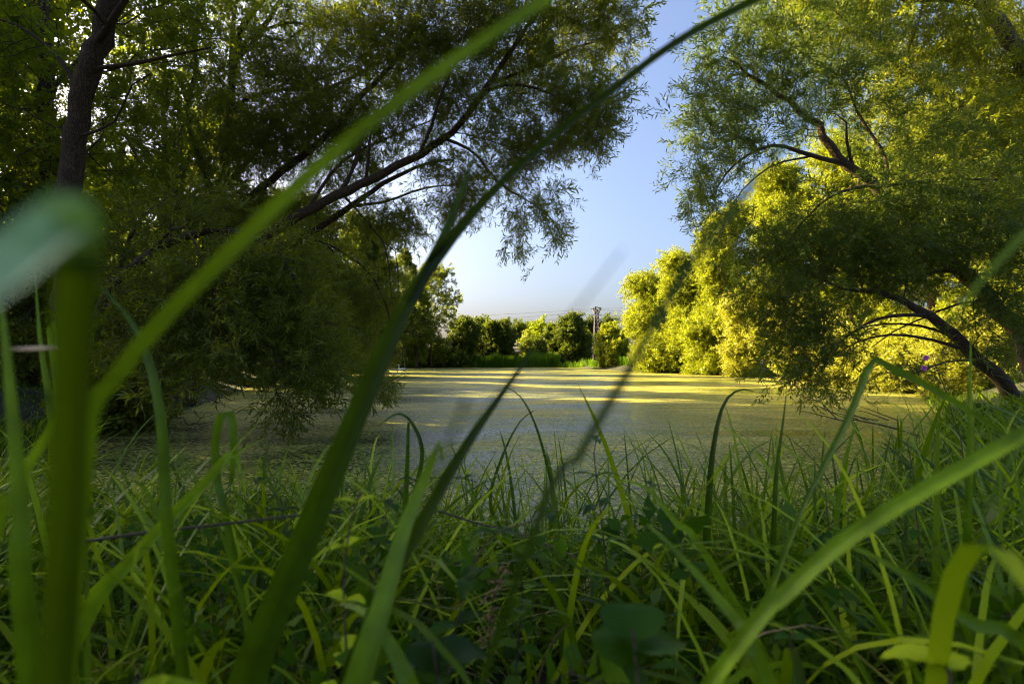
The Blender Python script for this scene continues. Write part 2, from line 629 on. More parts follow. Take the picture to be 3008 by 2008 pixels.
def grow(limbs, att, r, step=.35, bf=.22, tip=.004, power=2.35, wob=.10, sag=.0):
    """limbs: list of (points, r0, r1); att: points the branches must reach. Returns nodes, parents, radii"""
    pos, par, rad = [], [], []
    for li, (pts, r0, r1) in enumerate(limbs):
        pts = np.asarray(pts, float)
        ln = np.linalg.norm(np.diff(pts, axis=0), axis=1).sum()
        n = max(4, int(ln / step))
        q = catmull(pts, n)
        q[1:-1] += r.randn(n - 2, 3) * r0 * .12
        rr = np.linspace(1, 0, n) ** .85 * (r0 - r1) + r1
        if li == 0:
            prev = -1
        else:
            d = np.linalg.norm(np.array(pos) - q[0], axis=1)
            prev = int(d.argmin())
        for i in range(n):
            pos.append(q[i])
            par.append(prev)
            rad.append(rr[i])
            prev = len(pos) - 1
    n0 = len(pos)
    cap = n0 + len(att) * 14
    A = np.zeros((cap, 3))
    A[:n0] = pos
    pl = np.zeros(cap)
    parr = np.full(cap, -1, int)
    parr[:n0] = par
    for i in range(n0):
        if par[i] >= 0:
            pl[i] = pl[par[i]] + np.linalg.norm(A[i] - A[par[i]])
    given = np.zeros(cap)
    given[:n0] = rad
    n = n0
    ds = np.array([np.linalg.norm(A[:n0] - a, axis=1).min() for a in att]) if len(att) else np.zeros(0)
    tips = []
    for k in np.argsort(ds):
        a = att[k]
        d = np.linalg.norm(A[:n] - a, axis=1)
        j = int((d + bf * pl[:n]).argmin())
        dist = d[j]
        m = int(np.clip(round(dist / step), 1, 12))
        p0 = A[j].copy()
        bow = r.randn(3) * wob * dist + np.array([0, 0, sag * dist])
        prev = j
        for i in range(1, m + 1):
            t = i / m
            A[n] = p0 * (1 - t) + a * t + bow * t * (1 - t) * 2
            parr[n] = prev
            pl[n] = pl[prev] + dist / m
            prev = n
            n += 1
        tips.append(prev)
    A, parr, given = A[:n], parr[:n], given[:n]
    acc = np.zeros(n)
    nch = np.zeros(n, int)
    for i in range(n):
        if parr[i] >= 0:
            nch[parr[i]] += 1
    rad = np.zeros(n)
    for i in range(n - 1, -1, -1):
        if nch[i] == 0:
            acc[i] = tip ** power
        rr = acc[i] ** (1 / power)
        rad[i] = max(rr, given[i])
        if parr[i] >= 0:
            acc[parr[i]] += acc[i]
    # a branch never thicker than what carries it
    for i in range(n):
        if parr[i] >= 0:
            rad[i] = min(rad[i], rad[parr[i]] * 1.0)
    return A, parr, rad, np.array(tips, int)


def skeleton_mesh(A, par, rad, mb, r, ksides=(10, 6, 4, 3), rmin=0.0):
    n = len(A)
    kids = [[] for _ in range(n)]
    for i in range(n):
        if par[i] >= 0:
            kids[par[i]].append(i)
    starts = [i for i in range(n) if par[i] < 0]
    stack = [(s, None) for s in starts]
    while stack:
        s, frm = stack.pop()
        chain = [] if frm is None else [frm]
        cur = s
        chain.append(cur)
        while kids[cur]:
            ks = kids[cur]
            best = max(ks, key=lambda q: rad[q])
            for q in ks:
                if q != best:
                    stack.append((q, cur))
            cur = best
            chain.append(cur)
        pts = A[chain]
        rr = rad[chain].copy()
        if frm is not None:
            rr[0] = min(rr[0], rr[1] * 1.25) if len(rr) > 1 else rr[0]
        if rr.max() < rmin:
            continue
        k = ksides[0] if rr.max() > .06 else ksides[1] if rr.max() > .025 else ksides[2] if rr.max() > .009 else ksides[3]
        if len(pts) > 1:
            mb.tube(pts, rr, k, .12 if rr.max() > .04 else 0, r)


def ell(px, py, D, rx, ry, rd, n, r):
    """n points in an ellipsoid clump centred where the photo shows (px, py) at distance D; rx, ry in photo pixels, rd in metres"""
    c = P(px, py, D)
    v = unit(r.randn(n, 3)) * (r.rand(n, 1) ** (1 / 2.4))
    return c + v * np.array([rx / FPX * D, rd, ry / FPX * D])


def tree(name, label, cat, limbs, att, kind, leafmat, bark, seed, group=None, scale=1.0, per=1, droop=.35, tip=.004, step=.35,
         bf=.22, wob=.10, sag=.05, jitter=.18, thin=1.0, bare=None, ksides=(10, 6, 4, 3), tone_shift=None, extra=None):
    r = np.random.RandomState(seed)
    base = limbs[0][0][0]
    base = np.array(base, float)
    root = empty(name, base)
    tag(root, label, cat, group)
    att = np.asarray(att, float)
    if bare is not None:
        allatt = np.vstack([att, bare])
    else:
        allatt = att
    A, par, rad, tips = grow(limbs, allatt, r, step, bf, tip, wob=wob, sag=sag)
    mb = MB()
    skeleton_mesh(A, par, rad, mb, r, ksides)
    mb.build("trunk", bark, root, base)
    # leafy shoots on every attractor and its last bit of twig
    pos, dr = [], []
    pA = att
    k = np.array([np.linalg.norm(A - a, axis=1).argmin() for a in pA]) if len(pA) < 4000 else None
    bdir = unit(A[k] - A[np.maximum(par[k], 0)])
    cen = att.mean(0)
    outw = unit(pA - cen)
    for q in range(per):
        d = .55 * bdir + .35 * outw + r.randn(len(pA), 3) * .55 + np.array([0, 0, -droop])
        pos.append(pA + r.randn(len(pA), 3) * jitter * (0 if q == 0 else 1))
        dr.append(d)
    pos, dr = np.vstack(pos), np.vstack(dr)
    tone = np.clip(.5 + .5 * r.randn(len(pos)) * .5 + (0 if tone_shift is None else tone_shift), 0, 1)
    spray_mesh("crown", pos, dr, kind, scale, [leafmat, M_TWIG], root, base, r, tone)
    return root


def ground_pt(px, D, off=0.0):
    x = (px - 1504.0) / FPX * D
    return np.array([x, D, float(gz(np.array([x]), np.array([D]))[0]) - .06 + off])


def auto_tree(name, label, cat, px, D, top, hw, n, leafmat, bark, seed, kind="far", group=None, bottom=None, scale=1.0, blobs=14, shape="round",
              lean=0.0, clear=.18, trunk_r=None, per=1, depth=None, droop=.15):
    """a bank tree: top row and half width in photo pixels at distance D"""
    r = np.random.RandomState(seed)
    g = ground_pt(px, D)
    ztop = HC - (top - HY) / FPX * D
    H = ztop - g[2]
    hwm = hw / FPX * D
    dp = depth or hwm * .85
    if bottom is not None:
        zb = HC - (bottom - HY) / FPX * D
        clear = max(.02, (zb - g[2]) / H)
    lx = lean * H
    att = []
    per_blob = max(4, n // blobs)
    for b in range(blobs):
        f = clear + (1 - clear) * ((b + r.rand() * .8) / blobs)
        if shape == "round":
            prof = math.sin(math.pi * min(1, max(0.0, .12 + .80 * (f - clear) / (1 - clear)))) ** .7
        elif shape == "tall":
            prof = (1 - ((f - clear) / (1 - clear))) ** .55 * .8 + .2
        else:
            prof = .75 + .25 * r.rand() if f < .6 else 1.1 - f * .75
        a = r.rand() * 6.283 + b * 2.4
        rr = (.25 + .50 * r.rand()) * prof
        br = hwm * (.30 + .22 * r.rand()) * (.6 + .4 * prof)
        c = np.array([g[0] + lx * f + math.cos(a) * rr * hwm, D + math.sin(a) * rr * dp, g[2] + H * f])
        c[2] = min(c[2], ztop - br * .55)
        v = unit(r.randn(per_blob, 3)) * (.35 + .65 * r.rand(per_blob, 1) ** .5)
        q = c + v * br * np.array([1, dp / hwm if hwm else 1, .85])
        att.append(q)
    att = np.vstack(att)
    att[:, 2] = np.maximum(att[:, 2], .25 + .25 * r.rand(len(att)))
    tr = trunk_r or max(.05, H * .016)
    mid = g + np.array([lx * .4 + r.randn() * .02 * H, r.randn() * .02 * H, H * .45])
    limbs = [([g, mid, g + np.array([lx * .85, 0, H * .86])], tr, tr * .25)]
    for q in range(4):
        a = q * 1.7 + r.rand()
        s = g + (mid - g) * (.55 + .4 * r.rand())
        e = s + np.array([math.cos(a) * hwm * .55, math.sin(a) * dp * .55, H * (.22 + .2 * r.rand())])
        limbs.append(([s, (s + e) / 2 + np.array([0, 0, .03 * H]), e], tr * .5, tr * .14))
    return tree(name, label, cat, limbs, att, kind, leafmat, bark, seed + 1, group, scale, per, droop, tip=.010, step=max(.5, H / 22),
                jitter=.5 * scale, ksides=(7, 5, 3, 3))


def W_(pts):
    return [P(*p) for p in pts]



# ------------------------------------------------------------------ the near trees
R0 = np.random.RandomState(11)


def clumps(lst, r, dens=1.0, rd=1.3):
    """(px, py, D, rx, ry, n[, rd])"""
    return np.vstack([ell(c[0], c[1], c[2], c[3], c[4], c[6] if len(c) > 6 else rd, max(3, int(c[5] * dens)), r) for c in lst])


# leaning willow whose limbs reach out over the pond
D3 = 14.0
limbs = [
    ([ground_pt(430, 13.6), P(500, 930, 13.7), P(640, 760, D3), P(800, 680, D3), P(900, 622, D3), P(1000, 572, D3), P(1110, 520, D3),
      P(1230, 455, D3), P(1320, 390, D3), P(1385, 325, D3), P(1440, 240, D3), P(1500, 150, D3), P(1570, 50, D3 + .3), P(1620, -20, D3 + .6)], .19, .035),
    (W_([(600, 790, D3), (680, 655, D3 + .6), (760, 560, D3 + .8), (870, 470, D3 + .8), (960, 400, D3 + .8), (1060, 285, D3 + .8), (1130, 215, D3 + .8), (1200, 110, D3 + .8), (1250, -40, D3 + .8)]), .13, .04),
    (W_([(560, 850, D3), (700, 800, 14.8), (800, 755, 15), (850, 718, 15), (900, 684, 15), (960, 652, 15), (1020, 612, 15), (1080, 570, 15), (1160, 520, 15), (1240, 485, 15), (1330, 470, 15)]), .14, .03),
    (W_([(1040, 605, 15), (1140, 590, 15), (1220, 560, 15), (1300, 545, 15), (1380, 540, 15)]), .045, .014),
    (W_([(1000, 565, D3), (1030, 510, D3 + .2), (1050, 455, D3 + .3), (1065, 400, D3 + .5), (1110, 330, D3 + .6)]), .075, .02),
    (W_([(1075, 530, D3), (1083, 460, D3 - .2), (1090, 380, D3 - .3), (1120, 300, D3 - .4)]), .05, .015),
    (W_([(1302, 405, D3), (1391, 446, D3 - .2), (1436, 504, D3 - .3), (1494, 558, D3 - .3), (1570, 600, D3 - .3), (1640, 660, D3 - .3)]), .045, .010),
    (W_([(1380, 330, D3), (1440, 262, D3 - .3), (1520, 250, D3 - .6), (1600, 268, D3 - .7), (1680, 320, D3 - .8), (1770, 380, D3 - .8)]), .05, .012),
    (W_([(1440, 240, D3), (1530, 215, D3 + .5), (1620, 170, D3 + .8), (1720, 130, D3 + .8), (1840, 112, D3 + .8)]), .055, .012),
    (W_([(1230, 455, D3), (1270, 360, D3 - .5), (1290, 290, D3 - .8), (1340, 180, D3 - .8), (1380, 60, D3 - .8)]), .05, .014),
    (W_([(900, 622, D3), (1000, 480, D3 + 1), (1150, 400, D3 + 1.4), (1290, 340, D3 + 1.5), (1340, 250, D3 + 1.5)]), .05, .014),
    # bare hanging boughs under the limbs
    (W_([(1010, 575, 14.4), (1060, 630, 14.4), (1110, 690, 14.4), (1127, 712, 14.4), (1140, 765, 14.4), (1146, 830, 14.4), (1152, 890, 14.4)]), .035, .008),
    (W_([(1124, 708, 14.4), (1160, 735, 14.5), (1168, 790, 14.5), (1172, 880, 14.5)]), .018, .006),
    (W_([(1168, 772, 14.5), (1200, 752, 14.5), (1240, 715, 14.5)]), .010, .004),
    (W_([(895, 700, 15), (950, 712, 15), (980, 745, 15), (992, 800, 15), (988, 870, 15)]), .035, .01),
    (W_([(955, 713, 15), (1000, 738, 15), (1060, 778, 15), (1110, 840, 15), (1150, 950, 15), (1165, 1060, 15)]), .045, .010),
    (W_([(1155, 590, 15), (1168, 612, 15), (1200, 650, 15), (1262, 698, 15)]), .018, .005),
    (W_([(800, 755, 15), (880, 830, 14.5), (960, 930, 14.2), (1010, 1050, 14), (1020, 1150, 14)]), .04, .008),
]
c3 = clumps([
    (1800, 100, D3 + .6, 90, 75, 90), (1650, 90, D3 + .5, 120, 100, 120), (1500, 80, D3, 130, 110, 150), (1350, 90, D3, 140, 110, 160), (1200, 90, D3, 120, 110, 130),
    (1060, 90, D3 + .6, 100, 100, 70), (1300, -130, D3, 330, 110, 150), (1690, -70, D3, 130, 80, 60),
    (1700, 375, D3 - .7, 100, 75, 95), (1765, 300, D3 - .7, 55, 55, 36), (1640, 280, D3 - .5, 100, 75, 75), (1550, 410, D3 - .3, 85, 70, 66), (1560, 200, D3 + .6, 120, 80, 80), (1450, 340, D3, 110, 90, 80),
    (1320, 270, D3, 110, 90, 90), (1180, 330, D3 + .6, 100, 80, 66), (1050, 350, D3 + .8, 90, 80, 50), (900, 380, D3 + .8, 110, 90, 90), (780, 430, D3 + .8, 110, 100, 110), (960, 300, 15.6, 120, 110, 90), (1090, 420, 15.6, 90, 70, 60), (860, 220, 15.6, 120, 100, 70), (1200, 200, 15.4, 120, 90, 70), (1000, 480, 15.8, 130, 60, 60),
    (1330, 590, 14.8, 80, 45, 52), (1200, 640, 14.8, 60, 50, 40), (1390, 530, 14.6, 70, 45, 40), (1100, 640, 15, 70, 60, 45), (1290, 460, 14.6, 90, 60, 45),
    (1480, 500, D3 - .3, 60, 45, 26), (1570, 600, D3 - .3, 60, 38, 34), (1630, 655, D3 - .3, 25, 20, 10), (1520, 700, D3 - .3, 18, 55, 12),
    (900, 600, 15.4, 130, 80, 70), (950, 800, 15.5, 110, 100, 90), (1080, 860, 15.2, 80, 110, 80), (1040, 1010, 14.5, 80, 90, 60), (720, 600, 15, 140, 90, 110),
], R0)
bare3 = clumps([(1400, 640, 14.4, 40, 40, 6), (1550, 440, 13.8, 90, 50, 12), (1180, 870, 14.6, 40, 90, 16), (1010, 1120, 14, 70, 70, 26), (1100, 1000, 15, 60, 80, 18)], R0, rd=.5)
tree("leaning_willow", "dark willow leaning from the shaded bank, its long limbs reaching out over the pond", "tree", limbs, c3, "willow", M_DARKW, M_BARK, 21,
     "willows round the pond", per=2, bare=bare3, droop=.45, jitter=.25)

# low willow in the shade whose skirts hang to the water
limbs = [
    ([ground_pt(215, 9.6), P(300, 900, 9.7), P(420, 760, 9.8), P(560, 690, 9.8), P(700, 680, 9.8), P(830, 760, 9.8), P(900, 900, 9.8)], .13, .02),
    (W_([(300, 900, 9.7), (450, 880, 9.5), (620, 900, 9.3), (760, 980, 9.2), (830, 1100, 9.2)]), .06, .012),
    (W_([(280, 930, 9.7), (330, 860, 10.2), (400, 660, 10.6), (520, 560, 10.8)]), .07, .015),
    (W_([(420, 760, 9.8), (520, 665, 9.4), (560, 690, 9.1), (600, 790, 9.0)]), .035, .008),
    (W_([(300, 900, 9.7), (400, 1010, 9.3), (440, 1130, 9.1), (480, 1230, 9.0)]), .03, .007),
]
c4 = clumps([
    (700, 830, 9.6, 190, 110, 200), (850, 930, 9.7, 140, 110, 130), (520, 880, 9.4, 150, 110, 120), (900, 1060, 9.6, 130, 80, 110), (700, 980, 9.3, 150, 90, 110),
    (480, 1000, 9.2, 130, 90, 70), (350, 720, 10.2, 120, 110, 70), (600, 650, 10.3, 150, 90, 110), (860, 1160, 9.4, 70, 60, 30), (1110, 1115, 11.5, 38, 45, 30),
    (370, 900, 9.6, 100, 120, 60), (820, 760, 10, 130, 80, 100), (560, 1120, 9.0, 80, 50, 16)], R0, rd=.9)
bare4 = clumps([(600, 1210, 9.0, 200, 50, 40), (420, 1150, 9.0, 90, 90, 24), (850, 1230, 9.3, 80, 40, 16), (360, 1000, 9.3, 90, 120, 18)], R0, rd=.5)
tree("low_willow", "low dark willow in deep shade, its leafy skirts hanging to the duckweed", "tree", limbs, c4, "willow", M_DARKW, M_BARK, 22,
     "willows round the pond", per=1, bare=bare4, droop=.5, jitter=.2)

# the tall furrowed trunk
D1 = 11.0
limbs = [
    ([ground_pt(192, D1), P(197, 800, D1), P(203, 560, D1), P(218, 420, D1), P(247, 280, D1), P(285, 130, D1), P(325, -20, D1), P(360, -220, D1), P(380, -480, D1)], .25, .17),
    (W_([(268, 210, D1), (320, 196, D1 - .2), (380, 190, D1 - .3), (446, 178, D1 - .3), (535, 156, D1 - .3), (620, 140, D1 - .3)]), .05, .015),
    (W_([(225, 400, D1), (275, 388, D1 - .3), (313, 375, D1 - .4), (355, 335, D1 - .5), (368, 280, D1 - .5), (400, 240, D1 - .5), (440, 218, D1 - .5)]), .032, .012),
    (W_([(288, 120, D1 - .1), (320, 75, D1 - .35), (345, 35, D1 - .4), (368, -5, D1 - .4), (420, -90, D1 - .4)]), .075, .05),
    (W_([(240, 300, D1), (180, 180, D1 + .4), (60, 80, D1 + .5), (-80, 40, D1 + .6)]), .05, .02),
    (W_([(325, -20, D1), (450, -180, D1 + .5), (640, -320, D1 + 1), (780, -400, D1 + 1)]), .11, .03),
]
c1 = clumps([(60, 130, 12, 150, 130, 110), (430, 60, 12, 150, 110, 120), (420, 270, 12.4, 150, 120, 120), (150, -150, 12, 300, 120, 110), (560, -60, 12.5, 200, 110, 130),
             (60, 330, 12.4, 110, 120, 90), (60, 520, 12.6, 120, 100, 80), (380, 470, 12.8, 160, 120, 130), (620, 160, 12.6, 110, 110, 70),
             (200, -420, 8.5, 300, 200, 200), (620, -480, 8.5, 300, 180, 220), (0, -760, 6.5, 350, 240, 180), (980, -600, 9, 260, 160, 200), (560, -900, 6.5, 400, 250, 200), (-250, -300, 8, 250, 250, 140), (200, -1500, 4.5, 500, 300, 160), (760, -180, 12.5, 200, 150, 90)], R0, rd=1.6)  # high clumps overhead, out of view, added to darken left water and grass
tree("tall_poplar", "tall poplar with a thick furrowed brown trunk, foremost of the trees on the shaded bank", "tree", limbs, c1, "broad", M_POPLAR, M_BARK, 23,
     "tall trees on the shaded bank", per=1, scale=1.0, droop=.3, tip=.004, jitter=.35)

# darker trunk behind it
limbs = [([ground_pt(170, 15), P(160, 700, 15), P(148, 480, 15), P(138, 260, 15), P(126, 80, 15), P(116, -100, 15), P(100, -400, 15)], .26, .16),
         (W_([(138, 280, 15), (210, 200, 15.4), (300, 100, 15.6), (400, 20, 15.6)]), .06, .02),
         (W_([(130, 120, 15), (60, 0, 15.4), (-60, -120, 15.6)]), .08, .03)]
c0 = clumps([(-60, 200, 16, 160, 180, 120), (200, 60, 16.5, 160, 130, 110), (330, 330, 16.5, 130, 150, 110), (40, 500, 16, 150, 130, 90), (150, -200, 16, 280, 160, 110)], R0, rd=1.8)
tree("dark_poplar", "straight dark trunk standing close behind the thick furrowed trunk", "tree", limbs, c0, "broad", M_POPLAR, M_BARK, 24,
     "tall trees on the shaded bank", per=1, scale=1.0, droop=.3, jitter=.4)

# several-stemmed willow behind the leaning one
D2 = 16.5
limbs = [
    ([ground_pt(560, D2), P(600, 800, D2), P(650, 560, D2), P(672, 350, D2), P(690, 190, D2), P(708, 100, D2), P(762, 10, D2), P(800, -60, D2), P(860, -220, D2)], .20, .06),
    (W_([(672, 340, D2), (680, 200, D2 + .1), (684, 90, D2 + .2), (690, 20, D2 + .2), (720, -100, D2 + .2)]), .09, .05),
    (W_([(640, 600, D2), (570, 420, D2), (552, 310, D2), (570, 235, D2), (576, 180, D2), (570, 120, D2), (580, 55, D2), (606, -10, D2), (640, -140, D2)]), .09, .05),
    (W_([(694, 170, D2), (740, 130, D2 + .3), (790, 60, D2 + .5), (830, -10, D2 + .5), (900, -120, D2 + .5)]), .09, .05),
    (W_([(705, 150, D2), (730, 115, D2), (770, 94, D2), (815, 74, D2), (865, 66, D2), (900, 74, D2), (960, 72, D2), (1020, 78, D2), (1090, 84, D2)]), .05, .015),
    (W_([(770, 104, D2), (835, 120, D2 - .1), (870, 98, D2 - .2), (900, 76, D2 - .2), (940, 62, D2 - .2)]), .035, .012),
    (W_([(660, 420, D2), (690, 320, D2 - .4), (740, 285, D2 - .6), (800, 268, D2 - .6), (890, 258, D2 - .6), (960, 225, D2 - .6), (1040, 200, D2 - .6)]), .07, .02),
    (W_([(650, 560, D2), (740, 460, D2 + .4), (830, 345, D2 + .6), (880, 300, D2 + .6), (950, 265, D2 + .6), (1060, 215, D2 + .6), (1150, 150, D2 + .6)]), .10, .03),
    (W_([(860, 330, D2 + .6), (838, 230, D2 + .6), (850, 140, D2 + .6)]), .03, .012),
    (W_([(930, 275, D2 + .6), (945, 180, D2 + .6), (990, 120, D2 + .6)]), .03, .012),
]
c2 = clumps([(560, 60, D2, 130, 110, 90), (740, 60, D2, 110, 100, 60), (900, 20, D2, 120, 70, 56), (1010, 110, D2, 90, 80, 44), (640, 270, D2 + .5, 130, 120, 100), (800, 180, D2, 110, 80, 50),
             (560, 450, D2, 150, 120, 110), (750, 380, D2, 110, 100, 80), (960, 300, D2 + .5, 130, 110, 90), (880, 150, D2 + 1, 130, 110, 70), (420, 300, D2 + 1, 140, 130, 80), (720, -180, D2, 260, 130, 110), (500, 640, D2, 140, 110, 80), (1090, 190, D2 + .6, 70, 80, 36)], R0, rd=1.6)
tree("stemmed_willow", "willow of several slender dark stems behind the leaning willow", "tree", limbs, c2, "willow", M_WILLOW, M_BARK, 25,
     "willows round the pond", per=2, scale=1.15, droop=.4, jitter=.35)

# ---- the near willow of the sunny bank
DR = 14.5
limbs = [
    ([ground_pt(3060, 13.6), P(3030, 1040, 13.7), P(3000, 975, 13.9), P(2937, 918, 14.1), P(2888, 851, 14.2), P(2826, 802, 14.3), P(2777, 760, DR), P(2705, 690, DR), P(2631, 608, DR), P(2560, 540, DR),
      P(2466, 472, DR), P(2425, 410, DR), P(2395, 363, DR), P(2330, 315, DR), P(2230, 235, DR), P(2130, 170, DR)], .25, .025),
    (W_([(3000, 1180, 13.4), (2937, 1115, 13.3), (2861, 1043, 13.2), (2803, 980, 13.2), (2732, 927, 13.2), (2660, 885, 13.2), (2580, 860, 13.2), (2480, 850, 13.2)]), .20, .03),
    (W_([(2466, 478, DR), (2400, 462, DR - .4), (2330, 440, DR - .5), (2280, 428, DR - .5), (2230, 438, DR - .5), (2150, 490, DR - .6), (2090, 580, DR - .6)]), .07, .014),
    (W_([(2370, 462, DR - .4), (2300, 475, DR - .7), (2240, 505, DR - .7), (2180, 560, DR - .7), (2130, 640, DR - .7)]), .03, .008),
    (W_([(2600, 580, DR), (2606, 500, DR + .2), (2590, 440, DR + .3), (2530, 350, DR + .4), (2497, 280, DR + .5), (2480, 230, DR + .5), (2400, 190, DR + .5)]), .06, .015),
    (W_([(2510, 505, DR), (2490, 430, DR - .2), (2485, 360, DR - .3), (2450, 330, DR - .3)]), .05, .012),
    (W_([(2520, 545, DR), (2600, 545, DR - .3), (2700, 535, DR - .4), (2800, 525, DR - .4), (2930, 530, DR - .4)]), .045, .02),
    (W_([(2560, 545, DR), (2480, 560, DR - .6), (2420, 590, DR - .8), (2360, 650, DR - .9), (2300, 740, DR - .9)]), .05, .012),
    (W_([(2850, 1030, 13.2), (2780, 1010, 13.0), (2700, 990, 12.8), (2620, 985, 12.7), (2530, 1000, 12.6), (2440, 1050, 12.6)]), .05, .010),
    (W_([(2732, 927, 13.2), (2650, 925, 13), (2580, 935, 12.9), (2500, 980, 12.8), (2430, 1040, 12.8)]), .06, .012),
    (W_([(2937, 890, 14.1), (2860, 885, 13.8), (2790, 900, 13.6), (2720, 930, 13.4), (2640, 965, 13.2), (2560, 1020, 13.1)]), .045, .010),
    (W_([(2850, 812, 14.2), (2780, 795, 13.8), (2700, 808, 13.6), (2640, 810, 13.5), (2560, 850, 13.4)]), .05, .012),
    (W_([(2800, 990, 13.2), (2720, 960, 13.4), (2620, 950, 13.5), (2540, 960, 13.6), (2460, 1000, 13.7)]), .04, .010),
    (W_([(2880, 1060, 13.2), (2800, 1060, 12.6), (2700, 1090, 12.3), (2620, 1150, 12.2)]), .03, .008),
]
cr1 = clumps([
    (2090, 250, DR, 70, 90, 70), (2060, 380, DR - .4, 45, 55, 36), (2150, 130, DR, 100, 80, 90), (2290, 70, DR, 120, 70, 90), (2240, 230, DR, 120, 90, 110), (2380, 230, DR + .4, 120, 100, 90), (2160, 370, DR - .5, 100, 80, 85),
    (2090, 520, DR - .6, 60, 80, 66), (2080, 650, DR - .7, 45, 55, 30), (2190, 470, DR - .6, 80, 60, 44), (2320, 360, DR, 100, 60, 50), (2500, 330, DR + .4, 110, 90, 80), (2530, 180, DR + .5, 120, 100, 90),
    (2450, 60, DR + .5, 130, 80, 80), (2650, 330, DR + .3, 120, 120, 90), (2640, 470, DR, 110, 80, 66), (2290, 700, DR - .8, 100, 80, 90), (2200, 720, DR - .8, 70, 60, 44), (2400, 640, DR - .8, 90, 80, 66),
    (2420, 760, 13.6, 120, 80, 110), (2560, 680, DR - .4, 120, 90, 110), (2560, 800, 13.5, 130, 70, 130), (2330, 880, 13, 100, 90, 110), (2400, 980, 12.8, 90, 80, 100), (2330, 1060, 12.7, 70, 55, 46), (2440, 1110, 12.6, 60, 40, 26),
    (2720, 600, DR - .4, 130, 110, 120), (2850, 640, DR - .4, 140, 110, 120), (2720, 770, 13.8, 120, 70, 90), (2800, 420, DR + .2, 130, 110, 90), (2960, 780, 14.2, 100, 110, 80), (2960, 520, DR, 120, 130, 90), (2250, 800, 13.2, 60, 60, 34),
    (2300, -70, DR, 240, 70, 90), (2920, 960, 13.0, 110, 70, 50), (2720, 1080, 12.6, 120, 60, 30),
    (2650, 560, 13.4, 130, 90, 70), (2840, 700, 13.2, 150, 90, 100), (2960, 860, 13.0, 90, 90, 60), (2520, 620, 13.4, 110, 80, 50), (2620, 720, 13.0, 130, 80, 70)], R0, dens=.66, rd=1.2)
barer = clumps([(2650, 1010, 12.9, 200, 60, 60), (2560, 1100, 12.3, 140, 70, 40), (2820, 930, 13.4, 120, 70, 30), (2700, 1160, 12.2, 140, 50, 30)], R0, rd=.7)
tree("arching_willow", "big willow arching over the pond from the sunny bank, nearest of the trees there", "tree", limbs, cr1, "willow", M_WILLOW, M_BARK, 31,
     "willows round the pond", per=2, bare=barer, droop=.35, jitter=.25)

# sunlit pale-barked tree behind it
D8 = 19.0
limbs = [
    ([ground_pt(3300, 18.5), P(3240, 800, 18.8), P(3100, 580, D8), P(3008, 480, D8), P(2890, 372, D8), P(2760, 275, D8), P(2640, 190, D8), P(2540, 120, D8), P(2440, 20, D8)], .34, .06),
    (W_([(3240, 800, 18.8), (3160, 520, 18.6), (3080, 320, 18.5), (3008, 190, 18.5), (2950, 85, 18.5), (2890, 15, 18.5), (2860, -60, 18.5), (2830, -200, 18.5)]), .30, .20),
    (W_([(2900, 20, 18.5), (2830, 5, 18.4), (2760, -2, 18.4), (2680, 2, 18.4), (2600, -20, 18.4)]), .12, .04),
    (W_([(2680, 225, D8), (2670, 150, D8 - .3), (2700, 60, D8 - .4), (2720, -40, D8 - .4)]), .06, .02),
]
c8 = clumps([(2560, 60, D8, 140, 110, 120), (2750, 120, D8, 140, 110, 150), (2920, 230, D8 + .4, 130, 130, 150), (2760, 320, D8, 130, 110, 120), (2620, 260, D8 + .5, 110, 100, 80), (2950, 60, D8 + .8, 130, 110, 120), (2700, -80, D8, 260, 100, 130),
             (2960, 420, D8, 120, 120, 120), (2480, -40, D8, 140, 90, 80), (3080, 200, D8, 130, 200, 120), (2850, 500, D8, 140, 110, 120), (2980, 640, D8, 120, 120, 90), (2700, 480, D8 + .3, 120, 110, 80), (2420, 30, D8, 120, 70, 60)], R0, rd=1.7)
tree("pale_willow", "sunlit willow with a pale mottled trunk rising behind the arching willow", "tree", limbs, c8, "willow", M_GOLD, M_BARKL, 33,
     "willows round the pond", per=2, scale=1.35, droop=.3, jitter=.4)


# ------------------------------------------------------------------ trees further round the banks
GS, GC, GB = "trees on the sunny bank", "trees on the far bank", "tall trees on the shaded bank"
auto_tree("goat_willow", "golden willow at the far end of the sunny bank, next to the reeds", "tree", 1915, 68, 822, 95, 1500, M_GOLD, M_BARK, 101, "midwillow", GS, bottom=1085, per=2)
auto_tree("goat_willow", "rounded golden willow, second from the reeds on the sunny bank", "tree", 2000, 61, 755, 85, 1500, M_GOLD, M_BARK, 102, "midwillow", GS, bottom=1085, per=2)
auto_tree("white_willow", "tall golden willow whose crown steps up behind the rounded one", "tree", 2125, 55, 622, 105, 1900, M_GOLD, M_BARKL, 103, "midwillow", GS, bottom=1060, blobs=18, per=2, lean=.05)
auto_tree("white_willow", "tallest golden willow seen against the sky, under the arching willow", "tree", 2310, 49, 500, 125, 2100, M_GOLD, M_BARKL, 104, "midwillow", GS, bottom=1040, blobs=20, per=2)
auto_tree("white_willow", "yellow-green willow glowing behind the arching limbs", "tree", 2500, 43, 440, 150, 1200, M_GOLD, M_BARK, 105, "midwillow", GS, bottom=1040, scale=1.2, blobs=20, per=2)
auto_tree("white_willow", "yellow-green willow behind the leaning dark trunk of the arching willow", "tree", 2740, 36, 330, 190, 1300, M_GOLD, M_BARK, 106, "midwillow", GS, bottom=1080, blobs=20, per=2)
auto_tree("white_willow", "bright willow at the right edge, behind the root of the arching willow", "tree", 3010, 31, 200, 210, 1300, M_GOLD, M_BARK, 107, "midwillow", GS, bottom=1090, blobs=20, per=2)
